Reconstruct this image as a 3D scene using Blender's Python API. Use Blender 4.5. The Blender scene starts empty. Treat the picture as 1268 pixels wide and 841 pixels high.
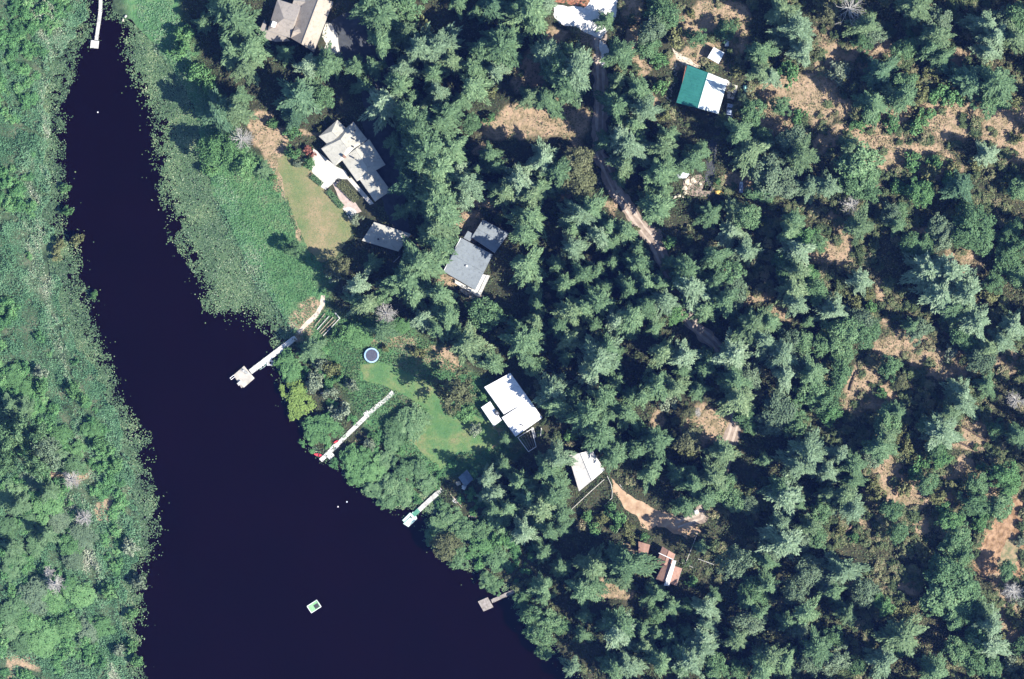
import bpy, bmesh, math, random
import numpy as np
from mathutils import Vector

rnd = random.Random(7)
rng = np.random.default_rng(11)
scene = bpy.context.scene
COL = scene.collection
S = 0.225                       # metres per photo pixel
LAND = 0.35                     # height of the flat land above the water
R_ = math.radians

def P(px, py):
    return ((px - 634.0) * S, (420.5 - py) * S)

# ------------------------------------------------------------------ render, sky, sun, camera
scene.render.engine = 'CYCLES'
scene.view_settings.view_transform = 'Standard'
scene.view_settings.look = 'None'
scene.view_settings.gamma = 1
scene.view_settings.use_curve_mapping = False
scene.view_settings.exposure = 1.12
SUN_EL, SUN_AZ = R_(43), math.atan2(0.885, -0.465)
w = bpy.data.worlds.new("World"); scene.world = w; w.use_nodes = True
nt = w.node_tree
bg = nt.nodes['Background']
sky = nt.nodes.new('ShaderNodeTexSky'); sky.sky_type = 'NISHITA'
sky.sun_disc = False; sky.sun_elevation = SUN_EL; sky.sun_rotation = SUN_AZ
sky.air_density = 1.0; sky.dust_density = 0.3; sky.ozone_density = 3.5
nt.links.new(sky.outputs[0], bg.inputs[0]); bg.inputs[1].default_value = 0.10
sl = bpy.data.lights.new('sun', 'SUN'); sl.energy = 5.0; sl.angle = R_(0.5); sl.color = (1.0, 0.95, 0.87)
so = bpy.data.objects.new('sun', sl); COL.objects.link(so)
sd = Vector((-math.sin(SUN_AZ) * math.cos(SUN_EL), -math.cos(SUN_AZ) * math.cos(SUN_EL), -math.sin(SUN_EL)))
so.rotation_euler = sd.to_track_quat('-Z', 'Y').to_euler(); so.location = (120, -60, 150)
cd = bpy.data.cameras.new('camera'); cam = bpy.data.objects.new('camera', cd); COL.objects.link(cam)
CAMH = 1200.0
cam.location = (0, 0, CAMH); cd.sensor_width = 36; cd.lens = 36 * CAMH / (1268 * S)
cd.clip_end = 12000; cd.clip_start = 10
scene.camera = cam

hz_m = bpy.data.materials.new('haze'); hz_m.use_nodes = True
ht = hz_m.node_tree; ht.nodes.clear()
pv = ht.nodes.new('ShaderNodeVolumePrincipled'); ho = ht.nodes.new('ShaderNodeOutputMaterial')
pv.inputs['Color'].default_value = (.13, .27, 1.0, 1); pv.inputs['Density'].default_value = 2.4e-5
ht.links.new(pv.outputs[0], ho.inputs['Volume'])
hb = bmesh.new(); bmesh.ops.create_cube(hb, size=1)
for v in hb.verts: v.co = (v.co.x * 16000, v.co.y * 16000, -4 + (v.co.z + .5) * 1212)
hme = bpy.data.meshes.new('haze'); hb.to_mesh(hme); hb.free(); hme.materials.append(hz_m)
hzo = bpy.data.objects.new('haze', hme); COL.objects.link(hzo); hzo['kind'] = 'stuff'; hzo['label'] = 'thin bluish haze between the camera and the ground'

# ------------------------------------------------------------------ noise
def vnoise(x, y, seed=0):
    xi = np.floor(x).astype(np.int64); yi = np.floor(y).astype(np.int64)
    fx = x - xi; fy = y - yi
    fx = fx * fx * (3 - 2 * fx); fy = fy * fy * (3 - 2 * fy)
    def h(a, b):
        n = (a * 374761393 + b * 668265263 + seed * 1442695041) & 0x7fffffff
        n = ((n ^ (n >> 13)) * 1274126177) & 0x7fffffff
        n = ((n ^ (n >> 16)) * 60493) & 0x7fffffff
        return (n % 100003) / 100003.0
    a = h(xi, yi); b = h(xi + 1, yi); c = h(xi, yi + 1); d = h(xi + 1, yi + 1)
    return (a * (1 - fx) + b * fx) * (1 - fy) + (c * (1 - fx) + d * fx) * fy

def fbm(x, y, scale, seed=0, octv=4):
    s = 0; amp = 1; tot = 0; f = 1.0 / scale
    for o in range(octv):
        s = s + amp * vnoise(x * f + 31.7 * o, y * f - 17.3 * o, seed + o); tot += amp
        amp *= 0.5; f *= 2.03
    return s / tot

def inpoly(x, y, poly):
    r = np.zeros(x.shape, bool); n = len(poly)
    for i in range(n):
        x1, y1 = poly[i]; x2, y2 = poly[(i + 1) % n]
        if y1 == y2: continue
        c = ((y1 > y) != (y2 > y)) & (x < (x2 - x1) * (y - y1) / (y2 - y1) + x1)
        r ^= c
    return r

def distpoly(x, y, poly, closed=True):
    d = np.full(x.shape, 1e9); n = len(poly)
    for i in range(n if closed else n - 1):
        x1, y1 = poly[i]; x2, y2 = poly[(i + 1) % n]
        dx, dy = x2 - x1, y2 - y1; L = dx * dx + dy * dy + 1e-9
        t = np.clip(((x - x1) * dx + (y - y1) * dy) / L, 0, 1)
        d = np.minimum(d, np.hypot(x - x1 - t * dx, y - y1 - t * dy))
    return d

def sdist(x, y, poly):          # negative inside
    d = distpoly(x, y, poly); return np.where(inpoly(x, y, poly), -d, d)

# ------------------------------------------------------------------ materials
def newmat(name):
    m = bpy.data.materials.new(name); m.use_nodes = True
    return m, m.node_tree, m.node_tree.nodes['Principled BSDF']

def ramp(nt, stops, src):
    r = nt.nodes.new('ShaderNodeValToRGB'); e = r.color_ramp.elements
    while len(e) < len(stops): e.new(0.5)
    for el, (p, c) in zip(e, stops): el.position = p; el.color = (*c, 1)
    nt.links.new(src, r.inputs[0]); return r.outputs[0]

def noise_node(nt, scale, detail=4, obj=False, rough=0.55):
    tc = nt.nodes.new('ShaderNodeTexCoord') if obj else nt.nodes.new('ShaderNodeNewGeometry')
    n = nt.nodes.new('ShaderNodeTexNoise'); n.inputs['Scale'].default_value = scale
    n.inputs['Detail'].default_value = detail; n.inputs['Roughness'].default_value = rough
    nt.links.new(tc.outputs['Object' if obj else 'Position'], n.inputs['Vector']); return n.outputs[0]

def mix(nt, f, a, b):
    m = nt.nodes.new('ShaderNodeMix'); m.data_type = 'RGBA'
    for i, v in ((0, f), (6, a), (7, b)):
        if hasattr(v, 'links'): nt.links.new(v, m.inputs[i])
        elif isinstance(v, (int, float)): m.inputs[i].default_value = v
        else: m.inputs[i].default_value = (*v, 1)
    return m.outputs[2]

def bump(nt, bs, h, dist, strength=1.0):
    b = nt.nodes.new('ShaderNodeBump'); b.inputs['Distance'].default_value = dist; b.inputs['Strength'].default_value = strength
    nt.links.new(h, b.inputs['Height']); nt.links.new(b.outputs[0], bs.inputs['Normal'])

def nmat(name, c1, c2, scale=1.5, rough=0.8, detail=5, lo=0.35, hi=0.65, bmp=0.0, spec=0.3, metal=0.0):
    m, t, b = newmat(name)
    n = noise_node(t, scale, detail)
    t.links.new(ramp(t, [(lo, c1), (hi, c2)], n), b.inputs['Base Color'])
    b.inputs['Roughness'].default_value = rough; b.inputs['Specular IOR Level'].default_value = spec
    b.inputs['Metallic'].default_value = metal
    if bmp: bump(t, b, n, bmp)
    return m

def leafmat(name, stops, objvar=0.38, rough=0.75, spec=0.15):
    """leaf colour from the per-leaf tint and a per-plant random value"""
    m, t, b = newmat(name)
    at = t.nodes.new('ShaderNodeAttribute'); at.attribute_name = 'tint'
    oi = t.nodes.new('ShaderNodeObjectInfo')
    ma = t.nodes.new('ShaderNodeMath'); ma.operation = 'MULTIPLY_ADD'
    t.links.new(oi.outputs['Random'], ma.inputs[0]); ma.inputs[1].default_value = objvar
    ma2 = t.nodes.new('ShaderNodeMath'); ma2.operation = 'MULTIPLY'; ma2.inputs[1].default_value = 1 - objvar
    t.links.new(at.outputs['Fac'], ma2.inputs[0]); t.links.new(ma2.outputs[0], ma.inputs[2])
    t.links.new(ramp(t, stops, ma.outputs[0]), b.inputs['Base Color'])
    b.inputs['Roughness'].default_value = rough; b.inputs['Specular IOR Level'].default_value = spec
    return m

M = {}
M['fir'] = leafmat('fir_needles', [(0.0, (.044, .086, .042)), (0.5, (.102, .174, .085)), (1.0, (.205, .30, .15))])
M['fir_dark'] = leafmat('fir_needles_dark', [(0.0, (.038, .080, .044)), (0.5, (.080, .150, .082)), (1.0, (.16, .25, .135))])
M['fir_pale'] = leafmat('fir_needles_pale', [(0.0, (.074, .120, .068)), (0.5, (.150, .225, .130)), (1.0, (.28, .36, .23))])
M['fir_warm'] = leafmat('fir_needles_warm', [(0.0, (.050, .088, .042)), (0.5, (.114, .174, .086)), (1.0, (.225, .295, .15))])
M['leaf'] = leafmat('broad_leaves', [(0.0, (.048, .095, .042)), (0.5, (.100, .185, .084)), (1.0, (.20, .295, .145))])
M['leaf_pale'] = leafmat('broad_leaves_pale', [(0.0, (.064, .104, .062)), (0.5, (.118, .174, .102)), (1.0, (.21, .27, .17))])
M['leaf_bright'] = leafmat('broad_leaves_bright', [(0.0, (.054, .118, .046)), (0.5, (.100, .208, .078)), (1.0, (.18, .31, .125))])
M['leaf_olive'] = leafmat('broad_leaves_olive', [(0.0, (.062, .074, .036)), (0.5, (.118, .132, .064)), (1.0, (.20, .21, .115))])
M['shrub_yellow'] = leafmat('shrub_leaves_yellow', [(0.0, (.090, .105, .042)), (0.5, (.150, .168, .070)), (1.0, (.24, .235, .115))])
M['leaf_vivid'] = leafmat('broad_leaves_vivid', [(0.0, (.085, .135, .035)), (0.5, (.165, .245, .062)), (1.0, (.28, .37, .11))])
M['shrub_red'] = leafmat('shrub_leaves_red', [(0.0, (.14, .05, .04)), (0.5, (.30, .12, .09)), (1.0, (.45, .24, .19))])
M['shrub_grey'] = leafmat('shrub_twigs_grey', [(0.0, (.09, .12, .075)), (0.5, (.17, .215, .14)), (1.0, (.32, .36, .25))])
M['bark'] = nmat('bark', (.05, .035, .025), (.11, .085, .065), 3, .9)
M['dead'] = nmat('dead_wood', (.24, .225, .20), (.46, .44, .40), 2, .8)
M['log'] = nmat('log_wood', (.22, .17, .12), (.42, .35, .27), 2, .85)
M['log_pale'] = nmat('pale_log_wood', (.42, .40, .36), (.60, .57, .50), 2, .85)
M['plank'] = nmat('weathered_planks', (.36, .35, .32), (.58, .57, .53), 1.2, .85)
M['plank_dock'] = nmat('tan_dock_planks', (.36, .33, .28), (.52, .48, .42), .5, .85)
M['plank_white'] = nmat('pale_planks', (.44, .43, .39), (.62, .61, .57), 1.0, .8)
M['plank_brown'] = nmat('brown_planks', (.20, .175, .15), (.36, .32, .29), 1.4, .85)
M['mint'] = nmat('mint_deck', (.42, .58, .50), (.62, .76, .68), .8, .7)
M['green_mat'] = nmat('green_deck_mat', (.06, .20, .13), (.10, .28, .19), 2, .9)
M['white'] = nmat('white_paint', (.70, .70, .69), (.82, .82, .81), .6, .6)
M['wall_white'] = nmat('white_siding', (.58, .57, .54), (.70, .69, .66), .8, .7)
M['wall_tan'] = nmat('tan_siding', (.34, .28, .21), (.44, .37, .29), .8, .75)
M['wall_grey'] = nmat('grey_siding', (.24, .25, .26), (.33, .34, .35), .8, .75)
M['wall_brown'] = nmat('brown_siding', (.16, .10, .07), (.24, .16, .11), .8, .8)
M['brick'] = nmat('chimney_brick', (.20, .11, .08), (.32, .19, .14), 4, .85)
M['metal'] = nmat('grey_metal', (.30, .31, .32), (.42, .43, .44), 1, .45, metal=.6)
M['dark'] = nmat('dark_grey', (.03, .03, .035), (.055, .055, .06), 2, .6)
M['glass'] = nmat('window_glass', (.02, .03, .04), (.04, .055, .07), .5, .12, spec=.6)
M['rubber'] = nmat('rubber', (.012, .012, .013), (.025, .025, .026), 3, .8)
M['red'] = nmat('red_plastic', (.55, .045, .06), (.66, .07, .085), 2, .4)
M['blue'] = nmat('blue_vinyl', (.16, .33, .58), (.26, .45, .70), 1.5, .5)
M['tramp'] = nmat('trampoline_mat', (.055, .06, .085), (.085, .09, .12), 3, .8)
M['car'] = nmat('silver_blue_paint', (.30, .36, .46), (.38, .44, .54), .8, .3, spec=.5)
M['yellow'] = nmat('yellow_tarp', (.62, .40, .10), (.75, .52, .16), 1.5, .6)
M['tarp_teal'] = nmat('teal_tarp', (.18, .42, .36), (.36, .62, .54), 1.2, .6)
M['tarp_white'] = nmat('pale_tarp', (.55, .60, .62), (.74, .77, .78), .9, .6)
M['stone'] = nmat('cream_stone', (.42, .36, .27), (.66, .58, .45), 1.6, .9)
M['rust'] = nmat('red_brown_bits', (.22, .09, .05), (.40, .18, .11), 1.5, .9)

def roofmat(name, c1, c2, scale=1.2, kind='shingle', rough=.85, spec=.25, metal=0.0):
    m, t, b = newmat(name)
    n = noise_node(t, scale, 6, rough=.7); n2 = noise_node(t, 0.18, 3)
    n3 = noise_node(t, 6, 2)
    a = ramp(t, [(.3, c1), (.7, c2)], n)
    a = mix(t, ramp(t, [(.42, (0, 0, 0)), (.72, (.35, .35, .35))], n2), a, tuple(v * .72 for v in c1))
    t.links.new(a, b.inputs['Base Color'])
    b.inputs['Roughness'].default_value = rough; b.inputs['Specular IOR Level'].default_value = spec
    b.inputs['Metallic'].default_value = metal
    st = noise_node(t, 1.1, 8, rough=.8)
    a = mix(t, ramp(t, [(.52, (0, 0, 0)), (.66, (.75, .75, .75))], st), a, tuple(v * .55 for v in c1)); t.links.new(a, b.inputs['Base Color'])
    bump(t, b, n3, .04, .6)
    return m
M['roof_tan'] = roofmat('tan_shingles', (.33, .28, .225), (.41, .35, .285))
M['roof_grey_tan'] = roofmat('grey_tan_shingles', (.27, .24, .21), (.34, .305, .265))
M['roof_beige'] = roofmat('beige_membrane', (.39, .375, .315), (.475, .455, .39))
M['roof_blue'] = roofmat('blue_grey_roofing', (.19, .215, .23), (.235, .265, .28))
M['roof_white'] = roofmat('white_roofing', (.76, .76, .76), (.82, .82, .82), .5)
M['roof_cream'] = roofmat('cream_roofing', (.66, .63, .57), (.78, .75, .70), .6)
M['roof_teal'] = roofmat('teal_metal_roofing', (.030, .165, .140), (.042, .205, .175), .5, rough=.45)
M['roof_glare'] = roofmat('painted_glare_metal_roofing', (.44, .50, .49), (.66, .70, .69), .5, rough=.5)
M['roof_rust'] = roofmat('red_brown_roofing', (.27, .155, .115), (.36, .22, .165), 1.4)
M['roof_slate'] = roofmat('slate_blue_roofing', (.10, .14, .18), (.15, .20, .25), 1.4)

# ------------------------------------------------------------------ object helpers
def mesh_np(name, verts, faces_n, idx, mat, tint=None, smooth=False):
    """verts (n,3); idx flat loop array; faces_n = verts per face (int)"""
    me = bpy.data.meshes.new(name)
    verts = np.asarray(verts, np.float32); idx = np.asarray(idx, np.int32)
    nf = len(idx) // faces_n
    me.vertices.add(len(verts)); me.vertices.foreach_set('co', verts.ravel())
    me.loops.add(len(idx)); me.loops.foreach_set('vertex_index', idx)
    me.polygons.add(nf); me.polygons.foreach_set('loop_start', np.arange(nf, dtype=np.int32) * faces_n)
    me.polygons.foreach_set('loop_total', np.full(nf, faces_n, np.int32))
    if tint is not None:
        a = me.attributes.new('tint', 'FLOAT', 'POINT'); a.data.foreach_set('value', np.asarray(tint, np.float32))
    me.update(calc_edges=True); me.validate()
    if mat: me.materials.append(mat)
    return me

def obj(name, me, parent=None, loc=None):
    o = bpy.data.objects.new(name, me); COL.objects.link(o)
    if parent: o.parent = parent
    if loc: o.location = loc
    return o

def tag(o, label=None, cat=None, group=None, kind=None):
    if label: o['label'] = label
    if cat: o['category'] = cat
    if group: o['group'] = group
    if kind: o['kind'] = kind
    return o

def thing(name, label, cat, loc, rz=0.0, group=None):
    o = obj(name, None, None, loc); o.rotation_euler = (0, 0, rz); o.empty_display_size = .3
    return tag(o, label, cat, group)

class MB:
    """collects simple solids, then links them as ONE mesh object"""
    def __init__(s): s.v = []; s.f = []
    def add(s, vs, fs):
        o = len(s.v); s.v += [tuple(v) for v in vs]; s.f += [tuple(i + o for i in f) for f in fs]; return s
    def box(s, c, size, rz=0.0):
        x, y, z = (d / 2 for d in size); cs, sn = math.cos(rz), math.sin(rz)
        vs = [(c[0] + a * x * cs - b * y * sn, c[1] + a * x * sn + b * y * cs, c[2] + k * z) for k in (-1, 1) for a, b in ((-1, -1), (1, -1), (1, 1), (-1, 1))]
        return s.add(vs, [(3, 2, 1, 0), (4, 5, 6, 7), (0, 1, 5, 4), (1, 2, 6, 5), (2, 3, 7, 6), (3, 0, 4, 7)])
    def prism(s, poly, z0, z1):
        a = sum(poly[i][0] * poly[(i + 1) % len(poly)][1] - poly[(i + 1) % len(poly)][0] * poly[i][1] for i in range(len(poly)))
        if a < 0: poly = poly[::-1]
        n = len(poly); vs = [(x, y, z0) for x, y in poly] + [(x, y, z1) for x, y in poly]
        return s.add(vs, [tuple(range(n))[::-1], tuple(range(n, 2 * n))] + [(i, (i + 1) % n, (i + 1) % n + n, i + n) for i in range(n)])
    def tube(s, pts, rad, n=7):
        pts = [Vector(p) for p in pts]; rad = rad if isinstance(rad, (list, tuple)) else [rad] * len(pts)
        rings = []
        for i, p in enumerate(pts):
            d = (pts[min(i + 1, len(pts) - 1)] - pts[max(i - 1, 0)]).normalized()
            u = d.cross(Vector((0, 0, 1)) if abs(d.z) < .9 else Vector((1, 0, 0))).normalized(); v = d.cross(u)
            rings.append([p + (u * math.cos(6.2832 * k / n) + v * math.sin(6.2832 * k / n)) * rad[i] for k in range(n)])
        vs = [v for r in rings for v in r]; m = len(rings)
        fs = [(i * n + k, i * n + (k + 1) % n, (i + 1) * n + (k + 1) % n, (i + 1) * n + k) for i in range(m - 1) for k in range(n)]
        fs += [tuple(range(n))[::-1], tuple(range((m - 1) * n, m * n))]
        return s.add(vs, fs)
    def build(s, name, mat, parent=None, loc=None):
        me = bpy.data.meshes.new(name); me.from_pydata(s.v, [], s.f); me.update()
        me.materials.append(mat)
        return obj(name, me, parent, loc)

def tint_mesh(me, lo=0.0, hi=1.0): pass

# ------------------------------------------------------------------ leaf builders
def leaf_quads(c, d, L, W, roll, tint):
    """c centres, d unit directions, L,W sizes, roll sideways tilt -> diamond leaf faces"""
    d = d / (np.linalg.norm(d, axis=1, keepdims=True) + 1e-9)
    side = np.cross(d, np.array([0, 0, 1.0])); side /= (np.linalg.norm(side, axis=1, keepdims=True) + 1e-6)
    up = np.cross(side, d)
    s2 = side * np.cos(roll)[:, None] + up * np.sin(roll)[:, None]
    L = L[:, None]; W = W[:, None]
    v = np.stack([c - d * L * .5, c + s2 * W * .5 + d * L * .05, c + d * L * .5, c - s2 * W * .5 + d * L * .05], 1)
    n = len(c)
    return v.reshape(-1, 3), np.arange(4 * n), np.repeat(tint, 4)

def conifer_arrays(seed, Rr=4.2, H=20.0, sparse=0.15, levels=15, spire=0.6):
    g = np.random.default_rng(seed)
    C = []; D = []; Ls = []; Ws = []; Ro = []; T = []
    ph = g.uniform(0, 6.28, 4); am = g.uniform(.06, .22, 4)
    for k in range(levels):
        h = 0.16 + 0.80 * (k + g.uniform(-.4, .4)) / (levels - 1)
        h = min(max(h, .1), .975)
        base = Rr * (1 - h) ** spire * (.8 + .2 * min(1, h / .35))
        nb = int(g.integers(5, 8)) if h < .85 else 4
        a0 = g.uniform(0, 6.28)
        for b in range(nb):
            if g.random() < sparse: continue
            az = a0 + 6.2832 * b / nb + g.uniform(-.35, .35)
            mod = 1 + sum(am[i] * math.sin((i + 1) * az + ph[i]) for i in range(4))
            Lb = base * mod * g.uniform(.5, 1.2) + .35
            rise = g.uniform(.0, .35); droop = g.uniform(.25, .6)
            n = max(4, int(Lb / .15))
            t = (np.arange(n) + g.uniform(.1, .9, n)) / n
            bt = g.uniform(0.0, 1.0)
            for side in (-1, 0, 1):
                off = side * ((0.20 * Lb + .22) * (1.05 - t) ** .6 * g.uniform(.35, 1.0, n) + .08)
                rr = t * Lb * (1 - .10 * abs(side))
                x = rr * math.cos(az) - off * math.sin(az); y = rr * math.sin(az) + off * math.cos(az)
                z = h * H + rise * rr - droop * rr * t * .8 - .22 * np.abs(off) + g.normal(0, .10, n)
                aa = az + side * g.uniform(.35, .9, n) + g.normal(0, .25, n)
                pit = g.normal(-.15, .32, n)
                C.append(np.stack([x, y, z], 1)); D.append(np.stack([np.cos(aa) * np.cos(pit), np.sin(aa) * np.cos(pit), np.sin(pit)], 1))
                Ls.append(g.uniform(.4, .85, n)); Ws.append(g.uniform(.18, .36, n)); Ro.append(g.normal(0, .55, n))
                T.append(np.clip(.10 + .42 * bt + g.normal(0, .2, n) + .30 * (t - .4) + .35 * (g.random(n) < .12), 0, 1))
    n = 10; z = np.linspace(.94, 1.02, n) * H; aa = g.uniform(0, 6.28, n)
    C.append(np.stack([.15 * np.cos(aa), .15 * np.sin(aa), z], 1)); D.append(np.stack([np.cos(aa) * .6, np.sin(aa) * .6, np.full(n, .6)], 1))
    Ls.append(np.full(n, .6)); Ws.append(np.full(n, .3)); Ro.append(np.zeros(n)); T.append(np.full(n, .6))
    return leaf_quads(np.concatenate(C), np.concatenate(D), np.concatenate(Ls), np.concatenate(Ws), np.concatenate(Ro), np.concatenate(T))

def broad_arrays(seed, Rr=4.0, H=10.0, clumps=52, per=66, leaf=.34, low=.25, flat=1.0, csize=.27):
    g = np.random.default_rng(seed)
    C = []; D = []; T = []
    ph = g.uniform(0, 6.28, 4); am = g.uniform(.04, .16, 4)
    for k in range(clumps):
        az = g.uniform(0, 6.28); u = g.uniform(0, 1) ** .55
        el = g.uniform(0, 1)
        mod = 1 + sum(am[i] * math.sin((i + 1) * az + ph[i]) for i in range(4))
        rr = Rr * mod * u * .84
        dome = math.sqrt(max(0, 1 - (u * .9) ** 2))
        z = H * (low + (1 - low) * dome * (.55 + .45 * el)) - g.uniform(0, .5)
        c = np.array([rr * math.cos(az), rr * math.sin(az), z])
        s = Rr * csize * g.uniform(.6, 1.25)
        n = int(per * g.uniform(.7, 1.3))
        p = g.normal(0, 1, (n, 3)); p /= np.linalg.norm(p, axis=1, keepdims=True)
        p[:, 2] = np.where(p[:, 2] < -.3, -p[:, 2], p[:, 2])
        rad = s * g.uniform(.55, 1.05, (n, 1))
        C.append(c + p * rad * np.array([1, 1, .7])); 
        dd = np.cross(p, g.normal(0, 1, (n, 3))) + g.normal(0, .25, (n, 3))
        D.append(dd); T.append(np.clip(g.uniform(.15, .65) + g.normal(0, .2, n) + .3 * (g.random(n) < .12), 0, 1))
    C = np.concatenate(C); D = np.concatenate(D); T = np.concatenate(T)
    C[:, 2] = np.maximum(C[:, 2], .15)
    n = len(C)
    return leaf_quads(C, D, g.uniform(.7, 1.3, n) * leaf * 1.25, g.uniform(.7, 1.3, n) * leaf, g.normal(0, .6, n), T)

def trunk_mesh(name, H, r, seed, limbs=0, Rr=3.0, mat='bark'):
    g = random.Random(seed); m = MB()
    lean = [g.uniform(-.02, .02) * H for _ in range(2)]
    m.tube([(lean[0] * t, lean[1] * t, H * t - (.3 if t == 0 else 0)) for t in (0, .05, .3, .6, .97)], [r * 1.35, r, r * .75, r * .5, r * .12], 7)
    for k in range(limbs):
        a = 6.28 * k / limbs + g.uniform(-.4, .4); z = H * g.uniform(.25, .6); L = Rr * g.uniform(.5, .85)
        m.tube([(0, 0, z), (math.cos(a) * L * .5, math.sin(a) * L * .5, z + L * .45), (math.cos(a) * L, math.sin(a) * L, z + L * .7)], [r * .4, r * .25, r * .07], 5)
    me = bpy.data.meshes.new(name); me.from_pydata(m.v, [], m.f); me.update(); me.materials.append(M[mat]); return me

CON_A = [conifer_arrays(100 + i, sparse=(.10, .16, .24)[i % 3], levels=(13, 15, 17)[i % 3], spire=(.6, .8, .45, .55, .38)[i % 5]) for i in range(12)]
BRD_A = [broad_arrays(200 + i) for i in range(6)]
SHR_A = [broad_arrays(300 + i, Rr=2.0, H=2.2, clumps=22, per=34, leaf=.30, low=.15, csize=.34) for i in range(4)]
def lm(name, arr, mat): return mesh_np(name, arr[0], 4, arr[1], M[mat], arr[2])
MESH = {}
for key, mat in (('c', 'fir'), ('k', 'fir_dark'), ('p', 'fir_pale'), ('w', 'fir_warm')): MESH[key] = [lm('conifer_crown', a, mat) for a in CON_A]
for key, mat in (('d', 'leaf'), ('e', 'leaf_pale'), ('b', 'leaf_bright'), ('o', 'leaf_olive'), ('v', 'leaf_vivid')): MESH[key] = [lm('broadleaf_crown', a, mat) for a in BRD_A]
for key, mat in (('s', 'leaf_bright'), ('y', 'shrub_yellow'), ('g', 'shrub_grey'), ('r', 'shrub_red')): MESH[key] = [lm('shrub_foliage', a, mat) for a in SHR_A]
TRUNK_C = [trunk_mesh('conifer_trunk', 19.6, .33, i) for i in range(3)]
TRUNK_D = [trunk_mesh('broadleaf_trunk', 8.5, .26, 10 + i, 6) for i in range(3)]
TRUNK_S = [trunk_mesh('shrub_stem', 1.5, .06, 20 + i, 5, 1.4) for i in range(2)]

# ------------------------------------------------------------------ outlines read off the photo (pixels)
WATER = [(112, -60), (118, 30), (112, 55), (101, 68), (93, 78), (93, 101), (83, 119), (82, 151), (82, 212), (84, 245), (90, 262), (84, 283), (100, 300), (102, 321), (106, 356), (118, 372), (119, 402), (131, 425), (143, 455), (151, 481), (161, 506), (174, 524), (189, 540), (185, 561), (188, 587), (197, 612), (200, 657), (197, 683), (182, 702), (185, 726), (180, 760), (177, 800), (180, 841), (182, 930),
         (740, 930), (712, 841), (690, 815), (662, 790), (648, 762), (632, 738), (600, 728), (575, 706), (550, 700), (532, 676), (522, 652), (502, 632), (480, 627), (455, 610), (430, 592), (413, 580), (396, 570), (384, 557), (370, 530), (352, 500), (346, 470), (340, 440), (330, 415), (300, 396), (262, 392), (249, 382), (245, 351), (227, 321), (208, 293), (208, 276), (192, 238), (187, 212), (187, 172), (186, 141), (174, 126), (166, 106), (152, 81), (146, 63), (149, 33), (140, 28), (126, 26), (128, -60)]
SHORE_L = [(96, -60), (104, 0), (72, 50), (56, 90), (48, 140), (50, 200), (54, 280), (62, 340), (78, 400), (106, 450), (126, 490), (140, 530), (153, 570), (166, 620), (166, 680), (150, 722), (150, 841), (150, 930)]
SHORE_R = [(136, -60), (140, 10), (170, 34), (205, 70), (230, 110), (244, 150), (250, 190), (264, 240), (288, 290), (310, 330), (332, 362), (348, 394), (362, 416), (362, 440), (352, 452), (366, 470), (368, 520), (386, 548), (404, 566), (436, 584), (470, 612), (498, 618), (540, 606), (560, 640), (580, 680), (612, 716), (646, 730), (668, 770), (700, 815), (724, 841), (760, 930)]
POND = SHORE_L + SHORE_R[::-1]
W_POND = [P(*p) for p in POND]; W_OPEN = [P(*p) for p in WATER]
MEADOW_R = [(214, 0), (232, 40), (240, 90), (262, 120), (300, 180), (345, 235), (362, 275), (380, 310), (400, 350), (398, 380), (362, 416), (334, 366), (310, 330), (288, 290), (264, 240), (250, 190), (244, 150), (230, 110), (205, 70), (176, 32), (160, 0)]
LAWN1 = [(340, 196), (362, 187), (384, 200), (388, 216), (408, 240), (424, 258), (436, 276), (437, 290), (426, 306), (416, 320), (396, 324), (376, 300), (362, 262), (350, 226)]
LAWN2 = [(446, 452), (470, 449), (492, 455), (520, 470), (548, 488), (572, 505), (606, 522), (628, 548), (606, 556), (568, 562), (546, 582), (524, 562), (504, 545), (526, 528), (530, 508), (512, 496), (494, 486), (470, 476), (447, 472)]
MEADOW2 = [(372, 410), (402, 380), (430, 396), (480, 402), (520, 420), (560, 450), (600, 470), (640, 548), (600, 575), (546, 590), (520, 590), (440, 500), (420, 470), (372, 425)]
ROAD = [(752, -40), (742, 40), (744, 110), (742, 190), (764, 238), (786, 270), (808, 298), (836, 356), (858, 402), (884, 424), (906, 452), (912, 520), (890, 590), (866, 640), (838, 650)]
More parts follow.
